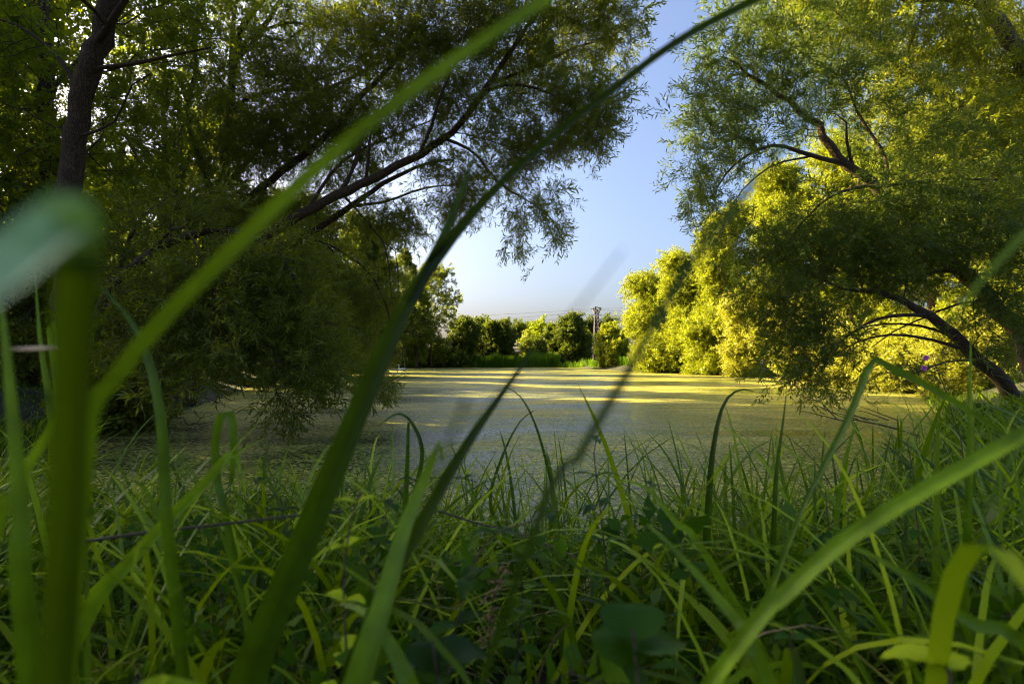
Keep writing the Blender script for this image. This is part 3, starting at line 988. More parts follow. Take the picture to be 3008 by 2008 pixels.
auto_tree("willow_bush", "broad sunlit willow bush overhanging the duckweed beside the reeds", "bush", 1965, 60, 1005, 120, 420, M_GOLD, M_BARK, 111, "midwillow", GS, bottom=1092, blobs=12, per=2, scale=1.2, depth=3)
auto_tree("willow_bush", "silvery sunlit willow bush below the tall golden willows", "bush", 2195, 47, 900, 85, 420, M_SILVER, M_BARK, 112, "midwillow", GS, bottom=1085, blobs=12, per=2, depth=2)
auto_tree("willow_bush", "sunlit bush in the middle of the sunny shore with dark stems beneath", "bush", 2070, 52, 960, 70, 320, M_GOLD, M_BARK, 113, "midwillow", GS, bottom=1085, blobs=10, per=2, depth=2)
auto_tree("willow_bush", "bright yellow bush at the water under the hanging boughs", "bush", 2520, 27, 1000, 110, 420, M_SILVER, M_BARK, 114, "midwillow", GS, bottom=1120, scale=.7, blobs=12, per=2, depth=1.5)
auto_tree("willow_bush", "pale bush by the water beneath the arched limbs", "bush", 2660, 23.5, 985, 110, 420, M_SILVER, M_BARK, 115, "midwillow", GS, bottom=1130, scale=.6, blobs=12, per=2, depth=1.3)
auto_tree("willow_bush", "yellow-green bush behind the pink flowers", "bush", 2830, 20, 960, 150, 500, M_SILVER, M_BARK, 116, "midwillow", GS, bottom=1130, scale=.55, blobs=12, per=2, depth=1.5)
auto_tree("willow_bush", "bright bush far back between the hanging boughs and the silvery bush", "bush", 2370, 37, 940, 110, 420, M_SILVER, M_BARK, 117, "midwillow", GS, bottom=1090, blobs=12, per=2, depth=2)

auto_tree("birch", "tall airy dark tree with sky between its leaves, at the end of the shaded bank", "tree", 1268, 96, 775, 92, 620, M_DARKW, M_BARK, 121, "far", GC, bottom=1010, scale=.75, blobs=26, shape="round", trunk_r=.16, per=2)
auto_tree("birch", "slender tree with a yellowish top behind the forked blade", "tree", 1192, 82, 738, 42, 520, M_ALDER, M_BARK, 122, "far", GC, bottom=980, scale=.8, blobs=16, shape="tall", trunk_r=.14)
auto_tree("birch", "thin dark tree beside the tall airy one, on the side of the shaded bank", "tree", 1225, 90, 850, 56, 700, M_DARKW, M_BARK, 123, "far", GC, bottom=1040, scale=.9, blobs=14, shape="tall")
auto_tree("alder", "dark alder at the foot of the tall airy tree", "tree", 1355, 104, 945, 50, 520, M_ALDER, M_BARK, 124, "far", GC, bottom=1060, per=2)
auto_tree("alder", "alder with a sunlit yellow top behind the reeds, second from the tall airy tree", "tree", 1404, 113, 946, 36, 420, M_ALDER, M_BARK, 125, "far", GC, bottom=1055, per=2, shape="tall")
auto_tree("alder", "dark bushy alder behind the middle of the reed bed", "tree", 1446, 110, 957, 38, 420, M_ALDER, M_BARK, 126, "far", GC, bottom=1050, per=2)
auto_tree("alder", "pointed dark alder in the middle of the far bank", "tree", 1482, 109, 952, 36, 420, M_ALDER, M_BARK, 127, "far", GC, bottom=1050, per=2, shape="tall")
auto_tree("alder", "low alder hiding the bridge, behind the end of the reed bed", "tree", 1568, 113, 1003, 42, 320, M_ALDER, M_BARK, 128, "far", GC, bottom=1055, per=1)
auto_tree("alder", "smaller alder beside the big one, in front of the bridge", "tree", 1626, 112, 968, 32, 320, M_ALDER, M_BARK, 129, "far", GC, bottom=1055, per=2, shape="tall")
auto_tree("alder", "big alder with two pointed tops in front of the bridge", "tree", 1678, 108, 932, 50, 620, M_ALDER, M_BARK, 130, "far", GC, bottom=1060, per=2, blobs=18)
auto_tree("alder", "dark alder in front of the pylon's foot", "tree", 1716, 112, 985, 28, 300, M_ALDER, M_BARK, 131, "far", GC, bottom=1055, per=2)
auto_tree("willow_bush", "yellow-green bush between the bridge end and the golden willows", "bush", 1800, 84, 975, 42, 420, M_GOLD, M_BARK, 132, "far", GC, bottom=1070, per=2)
GF = "distant trees beyond the bridge"
auto_tree("distant_tree", "hazy distant tree left of the round yellow one beyond the bridge", "tree", 1517, 195, 958, 26, 200, M_ALDER, M_BARK, 141, "far", GF, bottom=1050, scale=1.8, per=2)
auto_tree("distant_tree", "dark distant tree standing next to the hazy one", "tree", 1548, 200, 958, 22, 180, M_ALDER, M_BARK, 142, "far", GF, bottom=1050, scale=1.8, per=2)
auto_tree("distant_tree", "largest distant tree beyond the bridge, with a ragged top", "tree", 1588, 190, 953, 34, 260, M_POPLAR, M_BARK, 143, "far", GF, bottom=1050, scale=1.8, per=2)
auto_tree("distant_tree", "round yellow distant tree just above the bridge", "tree", 1551, 175, 984, 15, 120, M_GOLD, M_BARK, 144, "far", GF, bottom=1050, scale=1.5, per=2)
auto_tree("distant_tree", "distant tree directly beside the pylon", "tree", 1732, 315, 944, 32, 240, M_ALDER, M_BARK, 145, "far", GF, bottom=1050, scale=2.8, per=2)
auto_tree("distant_tree", "distant tree between the pylon and the golden willows", "tree", 1777, 322, 940, 32, 240, M_ALDER, M_BARK, 146, "far", GF, bottom=1050, scale=2.8, per=2)
auto_tree("distant_tree", "low distant tree behind the pointed alder", "tree", 1455, 185, 985, 40, 220, M_ALDER, M_BARK, 147, "far", GF, bottom=1050, scale=1.8, per=2)
auto_tree("distant_tree", "dark low distant tree behind the big two-topped alder", "tree", 1650, 185, 985, 40, 220, M_ALDER, M_BARK, 148, "far", GF, bottom=1055, scale=1.8, per=2)

auto_tree("bank_bush", "dark bush at the water below the tall airy tree", "bush", 1290, 101, 1030, 70, 300, M_DARKW, M_BARK, 151, "far", GC, bottom=1074, blobs=10, per=2, depth=3)
auto_tree("bank_bush", "dark bush at the water behind the swan", "bush", 1195, 98, 1015, 65, 300, M_DARKW, M_BARK, 152, "far", GC, bottom=1075, blobs=10, per=2, depth=3)
auto_tree("bank_bush", "dark bush between the tall airy tree and the reed bed", "bush", 1365, 107, 1035, 45, 240, M_ALDER, M_BARK, 153, "far", GC, bottom=1072, blobs=8, per=2, depth=3)

auto_tree("bank_willow", "deep green willow beyond the hanging bare boughs on the shaded bank", "tree", 1075, 58, 655, 105, 1100, M_ALDER, M_BARK, 161, "midwillow", GB, bottom=1075, scale=1.3, blobs=18, per=2)
auto_tree("bank_willow", "dark green willow filling the space under the leaning limbs", "tree", 880, 44, 600, 170, 1300, M_ALDER, M_BARK, 162, "midwillow", GB, bottom=1080, scale=1.1, blobs=18, per=2)
auto_tree("bank_willow", "dense dark tree behind the skirts of the low willow", "tree", 600, 33, 330, 180, 1100, M_DARKW, M_BARK, 163, "midwillow", GB, bottom=1090, blobs=18, per=1)
auto_tree("bank_poplar", "backlit poplar behind the several-stemmed willow", "tree", 480, 27, 60, 200, 520, M_POPLAR, M_BARK, 164, "midwillow", GB, bottom=900, scale=.9, blobs=20, per=1)
auto_tree("bank_poplar", "backlit poplar behind the thick furrowed trunk", "tree", 130, 25, -40, 230, 520, M_POPLAR, M_BARK, 165, "midwillow", GB, bottom=950, scale=.9, blobs=20, per=1)
auto_tree("bank_bush", "low bush on the bank at the root of the low willow", "bush", 335, 10.6, 1060, 110, 300, M_DARKW, M_BARK, 169, "herb", GB, bottom=1290, scale=2.2, blobs=12, per=1, depth=1.2)
auto_tree("bank_bush", "dark thicket at the foot of the thick furrowed trunk", "bush", 100, 14, 700, 260, 700, M_DARKW, M_BARK, 166, "midwillow", GB, bottom=1100, scale=.5, blobs=14, per=1)
auto_tree("bank_bush", "dark thicket behind the low willow", "bush", 420, 17, 760, 230, 700, M_DARKW, M_BARK, 167, "midwillow", GB, bottom=1120, scale=.6, blobs=14, per=1)
auto_tree("bank_bush", "dark thicket on the shaded shore under the leaning limbs", "bush", 780, 30, 900, 190, 600, M_DARKW, M_BARK, 168, "midwillow", GB, bottom=1110, scale=.8, blobs=14, per=1)
# wood on the shaded bank, mostly unseen, added to shade pond and near grass
for k, (x, y, h) in enumerate([(-27, 22, 19), (-33, 30, 22), (-36, 42, 18), (-40, 55, 22), (-40, 70, 22), (-44, 86, 23), (-38, 104, 22), (-46, 122, 23), (-52, 104, 22), (-30, 95, 15), (-33, 87, 15), (-28, 113, 14), (-40, 112, 22), (-42, 96, 22), (-36, 97, 18), (-46, 36, 22), (-21, 11, 18), (-27, 15, 20), (-30, 9, 20), (-17, 14, 15)]):
    auto_tree("bank_poplar", ["tall tree in the shaded wood glimpsed through the near trees", "green tree deep in the shaded wood"][0], "tree",
              1504 + x / y * FPX, y, HY - (h - 1.5) / y * FPX, 5.5 / y * FPX, 520, M_POPLAR, M_BARK, 180 + k, "far", "wood behind the shaded bank", scale=1.2, blobs=18, per=1, clear=.12)


# ------------------------------------------------------------------ far bank: reeds, bridge, pylon, cables
def blades(n, x, y, z, length, az, th0, th1, width, segs, r, taper=.55, power=1.4, twist=.6):
    """n grass blades as ribbons; th0 the lean at the root, th1 the further bend towards the tip"""
    t = np.linspace(0, 1, segs + 1)
    th = th0[:, None] + th1[:, None] * t[None, :] ** power
    ds = (length / segs)[:, None]
    h = np.concatenate([np.zeros((n, 1)), np.cumsum(np.sin(th[:, :-1]) * ds, 1)], 1)
    v = np.concatenate([np.zeros((n, 1)), np.cumsum(np.cos(th[:, :-1]) * ds, 1)], 1)
    ca, sa = np.cos(az)[:, None], np.sin(az)[:, None]
    C = np.stack([x[:, None] + h * ca, y[:, None] + h * sa, z[:, None] + v], -1)
    tw = (r.rand(n) - .5)[:, None] * twist * 2 + (r.rand(n)[:, None] - .5) * 1.2 * t[None, :]
    a2 = az[:, None] + math.pi / 2 + tw
    wv = width[:, None] * (np.minimum(1, .55 + 2.0 * t) * (1 - t ** 1.6) ** taper)[None, :] * .5 + .0003
    D = np.stack([np.cos(a2), np.sin(a2), np.zeros_like(a2)], -1) * wv[..., None]
    V = np.stack([C - D, C + D], 2).reshape(n, -1, 3)
    m = (segs + 1) * 2
    i = np.arange(segs) * 2
    q = np.stack([i, i + 1, i + 3, i + 2], -1)
    Q = (q[None] + (np.arange(n) * m)[:, None, None]).reshape(-1, 4)
    return V.reshape(-1, 3), Q, m


def reed_bed(name, label, poly_px, n, hmin, hmax, seed, mat):
    r = np.random.RandomState(seed)
    (x0, d0), (x1, d1), depth = poly_px
    t = r.rand(n)
    D = d0 + (d1 - d0) * t + r.rand(n) * depth
    x = ((x0 + (x1 - x0) * t) - 1504) / FPX * (d0 + (d1 - d0) * t)
    z = np.maximum(gz(x, D), 0) - .05
    ln = (hmin + (hmax - hmin) * r.rand(n)) * (.82 + .18 * np.sin(t * 23 + 1) * np.sin(t * 7))
    V, Q, m = blades(n, x, D, z, ln, r.rand(n) * 6.283, .05 + .12 * r.rand(n), .2 + .7 * r.rand(n) ** 2, .05 + .035 * r.rand(n), 4, r)
    return tag(mesh_obj(name, V, Q, mat, tint=np.repeat(r.rand(n), m)), label, "reeds", kind="stuff")


reed_bed("reeds", "bright green reed bed along the far shore", ((1375, 105), (1645, 105), 5), 9000, 2.0, 3.6, 51, M_REED)
reed_bed("reeds", "dark reeds in the shade below the tall airy tree", ((1300, 104), (1400, 104), 3), 2200, 1.2, 2.4, 52, M_SEDGE)
reed_bed("reeds", "sparse yellow-green reeds at the foot of the golden willows", ((1735, 92), (1850, 76), 2.5), 2200, .9, 2.0, 53, M_REED)
reed_bed("reeds", "thin scattered reeds standing in open water in front of the big alder", ((1640, 103), (1745, 95), 3), 420, .8, 2.0, 54, M_REED)

DB = 150.0
br = empty("concrete_bridge", (12, DB, 1.4))
tag(br, "low pale concrete road bridge crossing behind the alders of the far bank", "bridge")
for nm, boxes, mt in (("deck", [((12, DB, 4.75), (70, 9, .9))], M_CONC), ("parapet", [((12, DB - 4.4, 5.75), (70, .25, 1.06)), ((12, DB + 4.4, 5.75), (70, .25, 1.06))], M_CONC),
                      ("girder", [((12, DB - 3.9, 3.95), (70, .6, .7)), ((12, DB, 3.95), (70, .6, .7)), ((12, DB + 3.9, 3.95), (70, .6, .7))], M_CONC)):
    mb = MB()
    for c, s_ in boxes:
        mb.box(c, s_)
    mb.build(nm, mt, br, (12, DB, 1.4), smooth=False)
for xx in (-17, -4, 9, 22, 35):
    mb = MB()
    mb.box((xx, DB, 2.1), (1.0, 7.4, 3.0))
    mb.build("pier", M_CONC, br, (12, DB, 1.4), smooth=False)
mb = MB()
for k in range(36):
    mb.box((-22 + k * 2, DB - 4.4, 6.62), (.07, .07, .7))
mb.box((12, DB - 4.4, 6.99), (70, .06, .06))
mb.build("railing", M_STEEL, br, (12, DB, 1.4), smooth=False)

DP = 290.0
pc = P(1752, 1057, DP)
pb = np.array([pc[0], DP, float(gz(np.array([pc[0]]), np.array([DP]))[0])])
py = empty("pylon", pb)
tag(py, "grey steel lattice pylon with a flaring square head, above the trees of the far bank", "pylon")


def zrow(row):
    return HC - (row - HY) / FPX * DP


ztop, zneck, zwaist = zrow(904), zrow(922), zrow(942)
hw = lambda z: np.interp(z, [pb[2], zwaist, zneck], [1.75, 1.05, 1.0])
mb = MB()
for sx, sy in ((-1, -1), (1, -1), (1, 1), (-1, 1)):
    mb2 = MB()
    mb2.tube([pb + np.array([sx * hw(z), sy * hw(z) * 1.3, z - pb[2]]) for z in (pb[2], zwaist, zneck)], .22, 4)
    mb2.build("leg", M_STEEL, py, pb)
zs = np.linspace(pb[2] + .5, zneck, 13)
for a, b in zip(zs[:-1], zs[1:]):
    ha, hb = hw(a), hw(b)
    ca = [np.array([pb[0] + sx * ha, DP + sy * ha * 1.3, a]) for sx, sy in ((-1, -1), (1, -1), (1, 1), (-1, 1))]
    cb = [np.array([pb[0] + sx * hb, DP + sy * hb * 1.3, b]) for sx, sy in ((-1, -1), (1, -1), (1, 1), (-1, 1))]
    for i in range(4):
        j = (i + 1) % 4
        mb.tube([ca[i], cb[j]], .11, 3)
        mb.tube([ca[j], cb[i]], .11, 3)
        mb.tube([cb[i], cb[j]], .10, 3)
mb.build("bracing", M_STEEL, py, pb)
mb = MB()
top = [np.array([pb[0] + sx * (1.75 if sx > 0 else 1.55), DP + sy * 5.0, ztop + (0.0 if sx < 0 else -.6)]) for sx, sy in ((-1, -1), (1, -1), (1, 1), (-1, 1))]
nk = [np.array([pb[0] + sx * 1.0, DP + sy * 1.3, zneck]) for sx, sy in ((-1, -1), (1, -1), (1, 1), (-1, 1))]
for i in range(4):
    j = (i + 1) % 4
    mb.tube([nk[i], top[i]], .24, 4)
    mb.tube([top[i], top[j]], .26, 4)
    mb.tube([nk[i], top[j]], .14, 3)
    mb.tube([nk[j], top[i]], .14, 3)
    for f in (.33, .66):
        mb.tube([nk[i] * (1 - f) + top[i] * f, nk[j] * (1 - f) + top[j] * f], .12, 3)
mb.build("head", M_STEEL, py, pb)
for row in (906, 924, 938):
    for s_ in (-1, 1):
        q = P(1752 + s_ * 11, row, DP)
        mb = MB()
        mb.tube([q + np.array([-.9 * s_, 0, .1]), q + np.array([.9 * s_, 0, -.1])], [.16, .16], 5)
        mb.build("insulator", M_CABLE, py, pb)

for lab, rows in (("thin power cable, uppermost of those meeting the pylon", [(1040, 938, 420), (1345, 929, 340), (1600, 916, 308), (1741, 907, DP), (1830, 905, 280), (2060, 900, 262)]),
                  ("power cable strung just below the uppermost one", [(1040, 968, 420), (1400, 942, 330), (1640, 923, 304), (1741, 911, DP), (1850, 914, 280), (2060, 918, 262)]),
                  ("power cable sagging steeply towards the middle of the pylon", [(1040, 985, 420), (1440, 958, 325), (1640, 937, 304), (1741, 927, DP), (1850, 930, 280), (2060, 940, 262)]),
                  ("nearly level power cable, upper of the close pair", [(1040, 956, 420), (1400, 951, 330), (1640, 943, 304), (1741, 937, DP), (1850, 933, 280), (2060, 930, 262)]),
                  ("nearly level power cable, lower of the close pair", [(1040, 960, 420), (1400, 954, 330), (1640, 947, 304), (1741, 940, DP), (1850, 938, 280), (2060, 936, 262)])):
    mb = MB()
    mb.tube(catmull([P(*p) for p in rows], 60), .075, 4)
    tag(mb.build("power_cable", M_CABLE), lab, "cable", "cables of the power line")

# small leaves and bits adrift on the weed
rf_ = np.random.RandomState(77)
fy = 4 + 40 * rf_.rand(1400) ** 1.8
fx = (rf_.rand(1400) * 2 - 1) * fy * .9
ok = pond_sd(fx, fy) < -.15
fx, fy = fx[ok], fy[ok]
fa, fl = rf_.rand(len(fx)) * 6.283, .015 + .05 * rf_.rand(len(fx)) ** 2
d1 = np.stack([np.cos(fa), np.sin(fa), 0 * fa], -1) * fl[:, None]
d2 = np.stack([-np.sin(fa), np.cos(fa), 0 * fa], -1) * fl[:, None] * .3
fc = np.stack([fx, fy, np.full(len(fx), .006)], -1)
tip = np.array([0, 0, .006])
fv = np.stack([fc - d1, fc + d2 + tip, fc + d1 + tip, fc - d2], 1).reshape(-1, 3)
tag(mesh_obj("floating_leaves", fv, np.arange(len(fv)).reshape(-1, 4), M_STRAW, tint=np.repeat(rf_.rand(len(fx)), 4)),
    "fallen leaves and bits scattered over the duckweed", "leaves", kind="stuff")

# ------------------------------------------------------------------ birds
def loft(rings, k=14):
    """rings: (centre, rx, rz, tangent) cross-sections -> closed skin"""
    V, Q = [], []
    for c, a, b, t in rings:
        t = unit(np.array(t, float))
        u = unit(np.cross(t, [0, 1, 0])) if abs(t[1]) < .9 else np.array([1., 0, 0])
        side = np.array([0, 1., 0])
        for j in range(k):
            an = 2 * math.pi * j / k
            V.append(np.array(c) + side * math.cos(an) * a + u * math.sin(an) * b)
    n = len(rings)
    for i in range(n - 1):
        for j in range(k):
            Q.append([i * k + j, i * k + (j + 1) % k, (i + 1) * k + (j + 1) % k, (i + 1) * k + j])
    return np.array(V), Q


def bird(name, label, cat, loc, rotz, s, body_mat, beak_mat, neck):
    o = empty(name, loc)
    o.rotation_euler = (0, 0, rotz)
    tag(o, label, cat)
    X = np.array([-.62, -.55, -.40, -.15, .12, .33, .43])
    zc = np.array([.20, .17, .13, .12, .11, .10, .13])
    ry = np.array([.01, .07, .17, .23, .22, .14, .06])
    rz = np.array([.01, .05, .13, .18, .18, .14, .07])
    rings = [((x * s, 0, z * s), a * s, b * s, (1, 0, 0)) for x, z, a, b in zip(X, zc, ry, rz)]
    nk = catmull(np.array(neck) * s, 14)
    tg = np.gradient(nk, axis=0)
    nr = np.interp(np.linspace(0, 1, 14), [0, .2, .75, .86, .94, 1], [.085, .055, .042, .062, .055, .022]) * s
    rings += [(p, a, a * 1.05, t) for p, a, t in zip(nk, nr, tg)]
    V, Q = loft(rings)
    mesh_obj("body", V, Q, body_mat, o, None, smooth=True)
    e, d = nk[-1], unit(tg[-1])
    mb = MB()
    mb.tube([e - d * .02 * s, e + d * .05 * s, e + d * .11 * s], np.array([.026, .020, .008]) * s, 6)
    mb.build("beak", beak_mat, o, None)
    mb = MB()
    for sg in (-1, 1):
        v = np.array([[-.60, .10, .24], [-.35, .19, .30], [.0, .235, .27], [.24, .20, .19], [.0, .245, .12], [-.35, .20, .12]]) * s
        v[:, 1] = (v[:, 1] + .012 * s) * sg
        w = v - np.array([0, .03 * s * sg, 0])
        mb.add(np.vstack([v, w]), [[0, 1, 2, 5], [2, 3, 4, 5], [0, 6, 7, 1], [1, 7, 8, 2], [2, 8, 9, 3], [3, 9, 10, 4], [4, 10, 11, 5], [5, 11, 6, 0]])
    mb.build("wings", body_mat, o, None)
    return o


sw = P(1181, 1086, 76.0)
bird("swan", "white swan with its neck raised, swimming near the shaded far shore", "swan", (sw[0], 76.0, .0), math.radians(205), 1.0, M_SWAN, M_BEAK,
     [(.36, 0, .16), (.47, 0, .28), (.46, 0, .48), (.41, 0, .66), (.46, 0, .78), (.56, 0, .80), (.63, 0, .76)])
dk = P(1519, 1099, 53.0)
bird("duck", "small dark duck on the duckweed beside the dark blade in the middle", "duck", (dk[0], 53.0, .0), math.radians(20), .5, M_DUCK, M_BEAK,
     [(.36, 0, .16), (.44, 0, .26), (.45, 0, .36), (.48, 0, .44), (.56, 0, .47), (.63, 0, .45)])


# ------------------------------------------------------------------ bank vegetation at our feet
def hcap(px):
    """highest photo row that the near grass may reach, by column"""
    return np.interp(px, [0, 250, 420, 700, 1000, 1300, 1600, 1900, 2200, 2500, 2700, 3008], [1230, 1240, 1300, 1320, 1350, 1330, 1250, 1240, 1220, 1190, 1160, 1150])


def grass_patch(name, label, n, xr, yr, seed, mat, lmin, lmax, wmin, wmax, lean=(0.05, .45), bend=(.3, 1.9), az=None, azs=3.14, over=.10, sdmin=-.15, near=.42, segs=8, dens_y=1.0, sdmax=99):
    r = np.random.RandomState(seed)
    m = int(n * 3.2)
    y = yr[0] + (yr[1] - yr[0]) * r.rand(m) ** dens_y
    x = xr[0] + (xr[1] - xr[0]) * r.rand(m)
    sd = pond_sd(x, y)
    ok = (sd > sdmin) & (sd < sdmax) & (np.abs(x) < y * 1.15 + .35) & (np.hypot(x, y) > near)
    # clumping
    cl = np.sin(x * 3.1 + 2 * np.sin(y * 2.3)) * np.sin(y * 3.7 + 1.5 * np.sin(x * 1.9 + 1))
    ok &= r.rand(m) < .40 + .75 * cl
    x, y = x[ok][:n], y[ok][:n]
    n = len(x)
    z = gz(x, y) - .02
    z = np.maximum(z, -.12)
    px = 1504 + x / y * FPX
    cap = hcap(px)
    high = r.rand(n) < over
    zmax = HC - (cap - HY - np.where(high, 110 * r.rand(n), 0)) / FPX * y
    ln = lmin + (lmax - lmin) * r.rand(n)
    room = np.maximum(zmax - z, .07)
    ln = np.minimum(ln, room * (1.05 + 1.1 * r.rand(n)))
    ratio = ln / room
    a = r.rand(n) * 6.283 if az is None else az + r.randn(n) * azs
    th0 = lean[0] + (lean[1] - lean[0]) * r.rand(n)
    th1 = bend[0] + (bend[1] - bend[0]) * r.rand(n) ** 1.3
    th1 = np.where(ratio > 1.12, np.maximum(th1, .9 + 1.15 * (ratio - .8)), th1)
    w = wmin + (wmax - wmin) * r.rand(n) ** 1.3
    V, Q, k = blades(n, x, y, z, ln, a, th0, th1, w, segs, r)
    t = np.clip(r.beta(1.15, 1.7, n), 0, 1)
    return tag(mesh_obj(name, V, Q, mat, tint=np.repeat(t, k), smooth=True), label, "grass", kind="stuff")


grass_patch("grass", "dense mixed green grass of the near bank", 4600, (-4, 4.5), (.7, 3.7), 61, M_GRASS, .5, 1.2, .007, .026, (.05, .8), (.5, 2.7), dens_y=.8, near=.8, segs=10)
grass_patch("grass", "fine swept grass covering the bank towards the sunny side", 13000, (1.0, 13), (.9, 13), 62, M_GRASS, .5, 1.3, .004, .017, (.5, 1.3), (.4, 1.5), az=.5, azs=.9, dens_y=.9, near=1.1)
grass_patch("grass", "broad sedge leaves along the waterline", 2400, (-7, 7), (1.7, 6.5), 63, M_SEDGE, .6, 1.6, .012, .030, (.02, .4), (.5, 2.7), over=.4, sdmin=-.3, sdmax=1.7, segs=10)
grass_patch("grass", "rank grass of the bank on the shaded side", 4800, (-9, -.6), (1.0, 9), 64, M_SEDGE, .5, 1.4, .008, .030, (.05, .7), (.4, 2.7), dens_y=.9, near=.95, segs=10)
grass_patch("grass", "rank grass round the roots of the low willow", 5000, (-16, -6.5), (6.5, 17), 69, M_GRASS, .35, .9, .012, .03, (.05, .7), (.4, 2.0), segs=5)
grass_patch("grass", "tall grass round the foot of the arching willow", 7000, (7, 24), (9, 26), 68, M_GRASS, .35, .95, .012, .03, (.1, .7), (.4, 1.8), segs=5)
grass_patch("grass", "yellowing leaves among the near grass", 420, (-4, 7), (1.0, 6), 70, M_YELLOW, .4, 1.2, .005, .016, (.1, 1.0), (.6, 2.4), near=1.1)
grass_patch("grass", "dry straw among the near grass", 700, (-3.5, 7), (.9, 6), 66, M_STRAW, .4, 1.0, .002, .008, (.3, 1.2), (.5, 2.0), near=1.1)
grass_patch("grass", "grass under the trees on the shaded bank", 9000, (-40, -6), (7, 40), 67, M_GRASS, .3, .9, .02, .05, (.1, .5), (.3, 1.5), segs=4)


def herbs(name, label, n, xr, yr, seed, mat, scale, hmin, hmax):
    r = np.random.RandomState(seed)
    x = xr[0] + (xr[1] - xr[0]) * r.rand(n * 3)
    y = yr[0] + (yr[1] - yr[0]) * r.rand(n * 3)
    sd = pond_sd(x, y)
    ok = (sd > .1) & (np.abs(x) < y * 1.1 + .3) & (np.hypot(x, y) > .55) & (np.sin(x * 4.3) * np.sin(y * 5.1 + x) > -.35 + .7 * r.rand(n * 3) - .3)
    x, y = x[ok][:n], y[ok][:n]
    n = len(x)
    px = 1504 + x / y * FPX
    g = gz(x, y)
    zm = np.minimum(HC - (hcap(px) + 40 - HY) / FPX * y - .12, g + hmax)
    z = g + np.clip(hmin + (zm - g - hmin) * r.rand(n), 0, 1)
    d = r.randn(n, 3) * .5 + np.array([0, 0, .8])
    o = spray_mesh(name, np.stack([x, y, z], -1), d, "herb", scale, [mat, M_TWIG], None, None, r)
    return tag(o, label, "undergrowth", kind="stuff")


herbs("undergrowth", "small leafy weeds among the near grass", 520, (-4, 5), (.75, 3.4), 71, M_HERB, .85, .02, .40)
herbs("undergrowth", "leafy weeds on the bank below the arching willow", 420, (2.5, 13), (2.2, 13), 72, M_HERB, 1.0, .05, .5)
herbs("undergrowth", "leafy weeds on the shaded side of the near bank", 220, (-9, -2), (2, 9), 73, M_HERB, .9, .05, .5)


def ribbon(name, pts, widths, mat, parent, base, fold=.12, twist=0.0, n=36, tint=.5, flip=1):
    """a single grass or reed leaf through photo points (px, py, D); widths in metres"""
    w3 = np.array([P(*p) if len(p) == 3 and p[1] > -3000 else p for p in pts])
    c = catmull(w3, n)
    wd = np.interp(np.linspace(0, 1, n), np.linspace(0, 1, len(widths)), widths)
    tg = unit(np.gradient(c, axis=0))
    view = unit(c - np.array([0, 0, HC]))
    sdv = unit(np.cross(tg, view))
    nv = np.cross(sdv, tg)
    tw = np.linspace(0, 1, n) * twist if np.isscalar(twist) else np.interp(np.linspace(0, 1, n), np.linspace(0, 1, len(twist)), twist)
    s2 = sdv * np.cos(tw)[:, None] + nv * np.sin(tw)[:, None]
    n2 = -sdv * np.sin(tw)[:, None] + nv * np.cos(tw)[:, None]
    off = np.array([-1, -.5, 0, .5, 1])
    V = (c[:, None, :] + s2[:, None, :] * (wd[:, None] / 2 * off)[..., None] + n2[:, None, :] * (wd[:, None] * fold * flip * (1 - np.abs(off)) ** 1.2)[..., None]).reshape(-1, 3)
    i = np.arange(n - 1)[:, None, None] * 5
    j = np.arange(4)[None, :, None]
    Q = np.concatenate([i + j, i + j + 1, i + j + 6, i + j + 5], -1).reshape(-1, 4)
    t = np.linspace(0, 1, n)
    tint = np.interp(t, np.linspace(0, 1, len(tint)), tint) if np.ndim(tint) else tint
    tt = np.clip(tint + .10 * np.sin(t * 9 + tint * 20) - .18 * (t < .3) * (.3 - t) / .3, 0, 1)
    o = mesh_obj(name, V, Q, mat, parent, base, tint=np.repeat(tt, 5), smooth=True)
    a = o.data.attributes.new("across", 'FLOAT', 'POINT')
    a.data.foreach_set("value", np.tile(off, n).astype(np.float32))
    return o


def rooted(pts):
    """add the root of a blade whose lowest part lies below the picture"""
    p, p1 = P(*pts[0]), P(*pts[1])
    d = unit(p - p1)
    fall = max(.05, -d[2])
    run = min(.45, max(.0, p[2] - .75) / fall)
    x, y = p[0] + d[0] * run, max(.12, p[1] + d[1] * run + .04)
    g = float(gz(np.array([x]), np.array([y]))[0]) - .03
    row = HY + (HC - g) / y * FPX
    return [(1504 + x / y * FPX, row, y)] + list(pts)


def big_blade(label, pts, widths, mat, tint=.5, fold=.14, twist=0.0, name="grass_blade", group="large blades close to the eye", extra=()):
    q = rooted(pts)
    b = P(*q[0])
    root = empty(name, b)
    tag(root, label, "grass blade", group)
    ribbon("leaf", q, [widths[0] * .8] + list(widths), mat, root, b, fold, twist, tint=tint)
    for e in extra:
        ribbon("leaf", e[0], e[1], e[4] if len(e) > 4 else mat, root, b, fold, e[3] if len(e) > 3 else 0.0, tint=e[2])
    return root


def wpx(*ws):
    return [w for w in ws]


# photo pixels wide -> metres at distance D
def mw(D, *px):
    return [p * D / FPX for p in px]


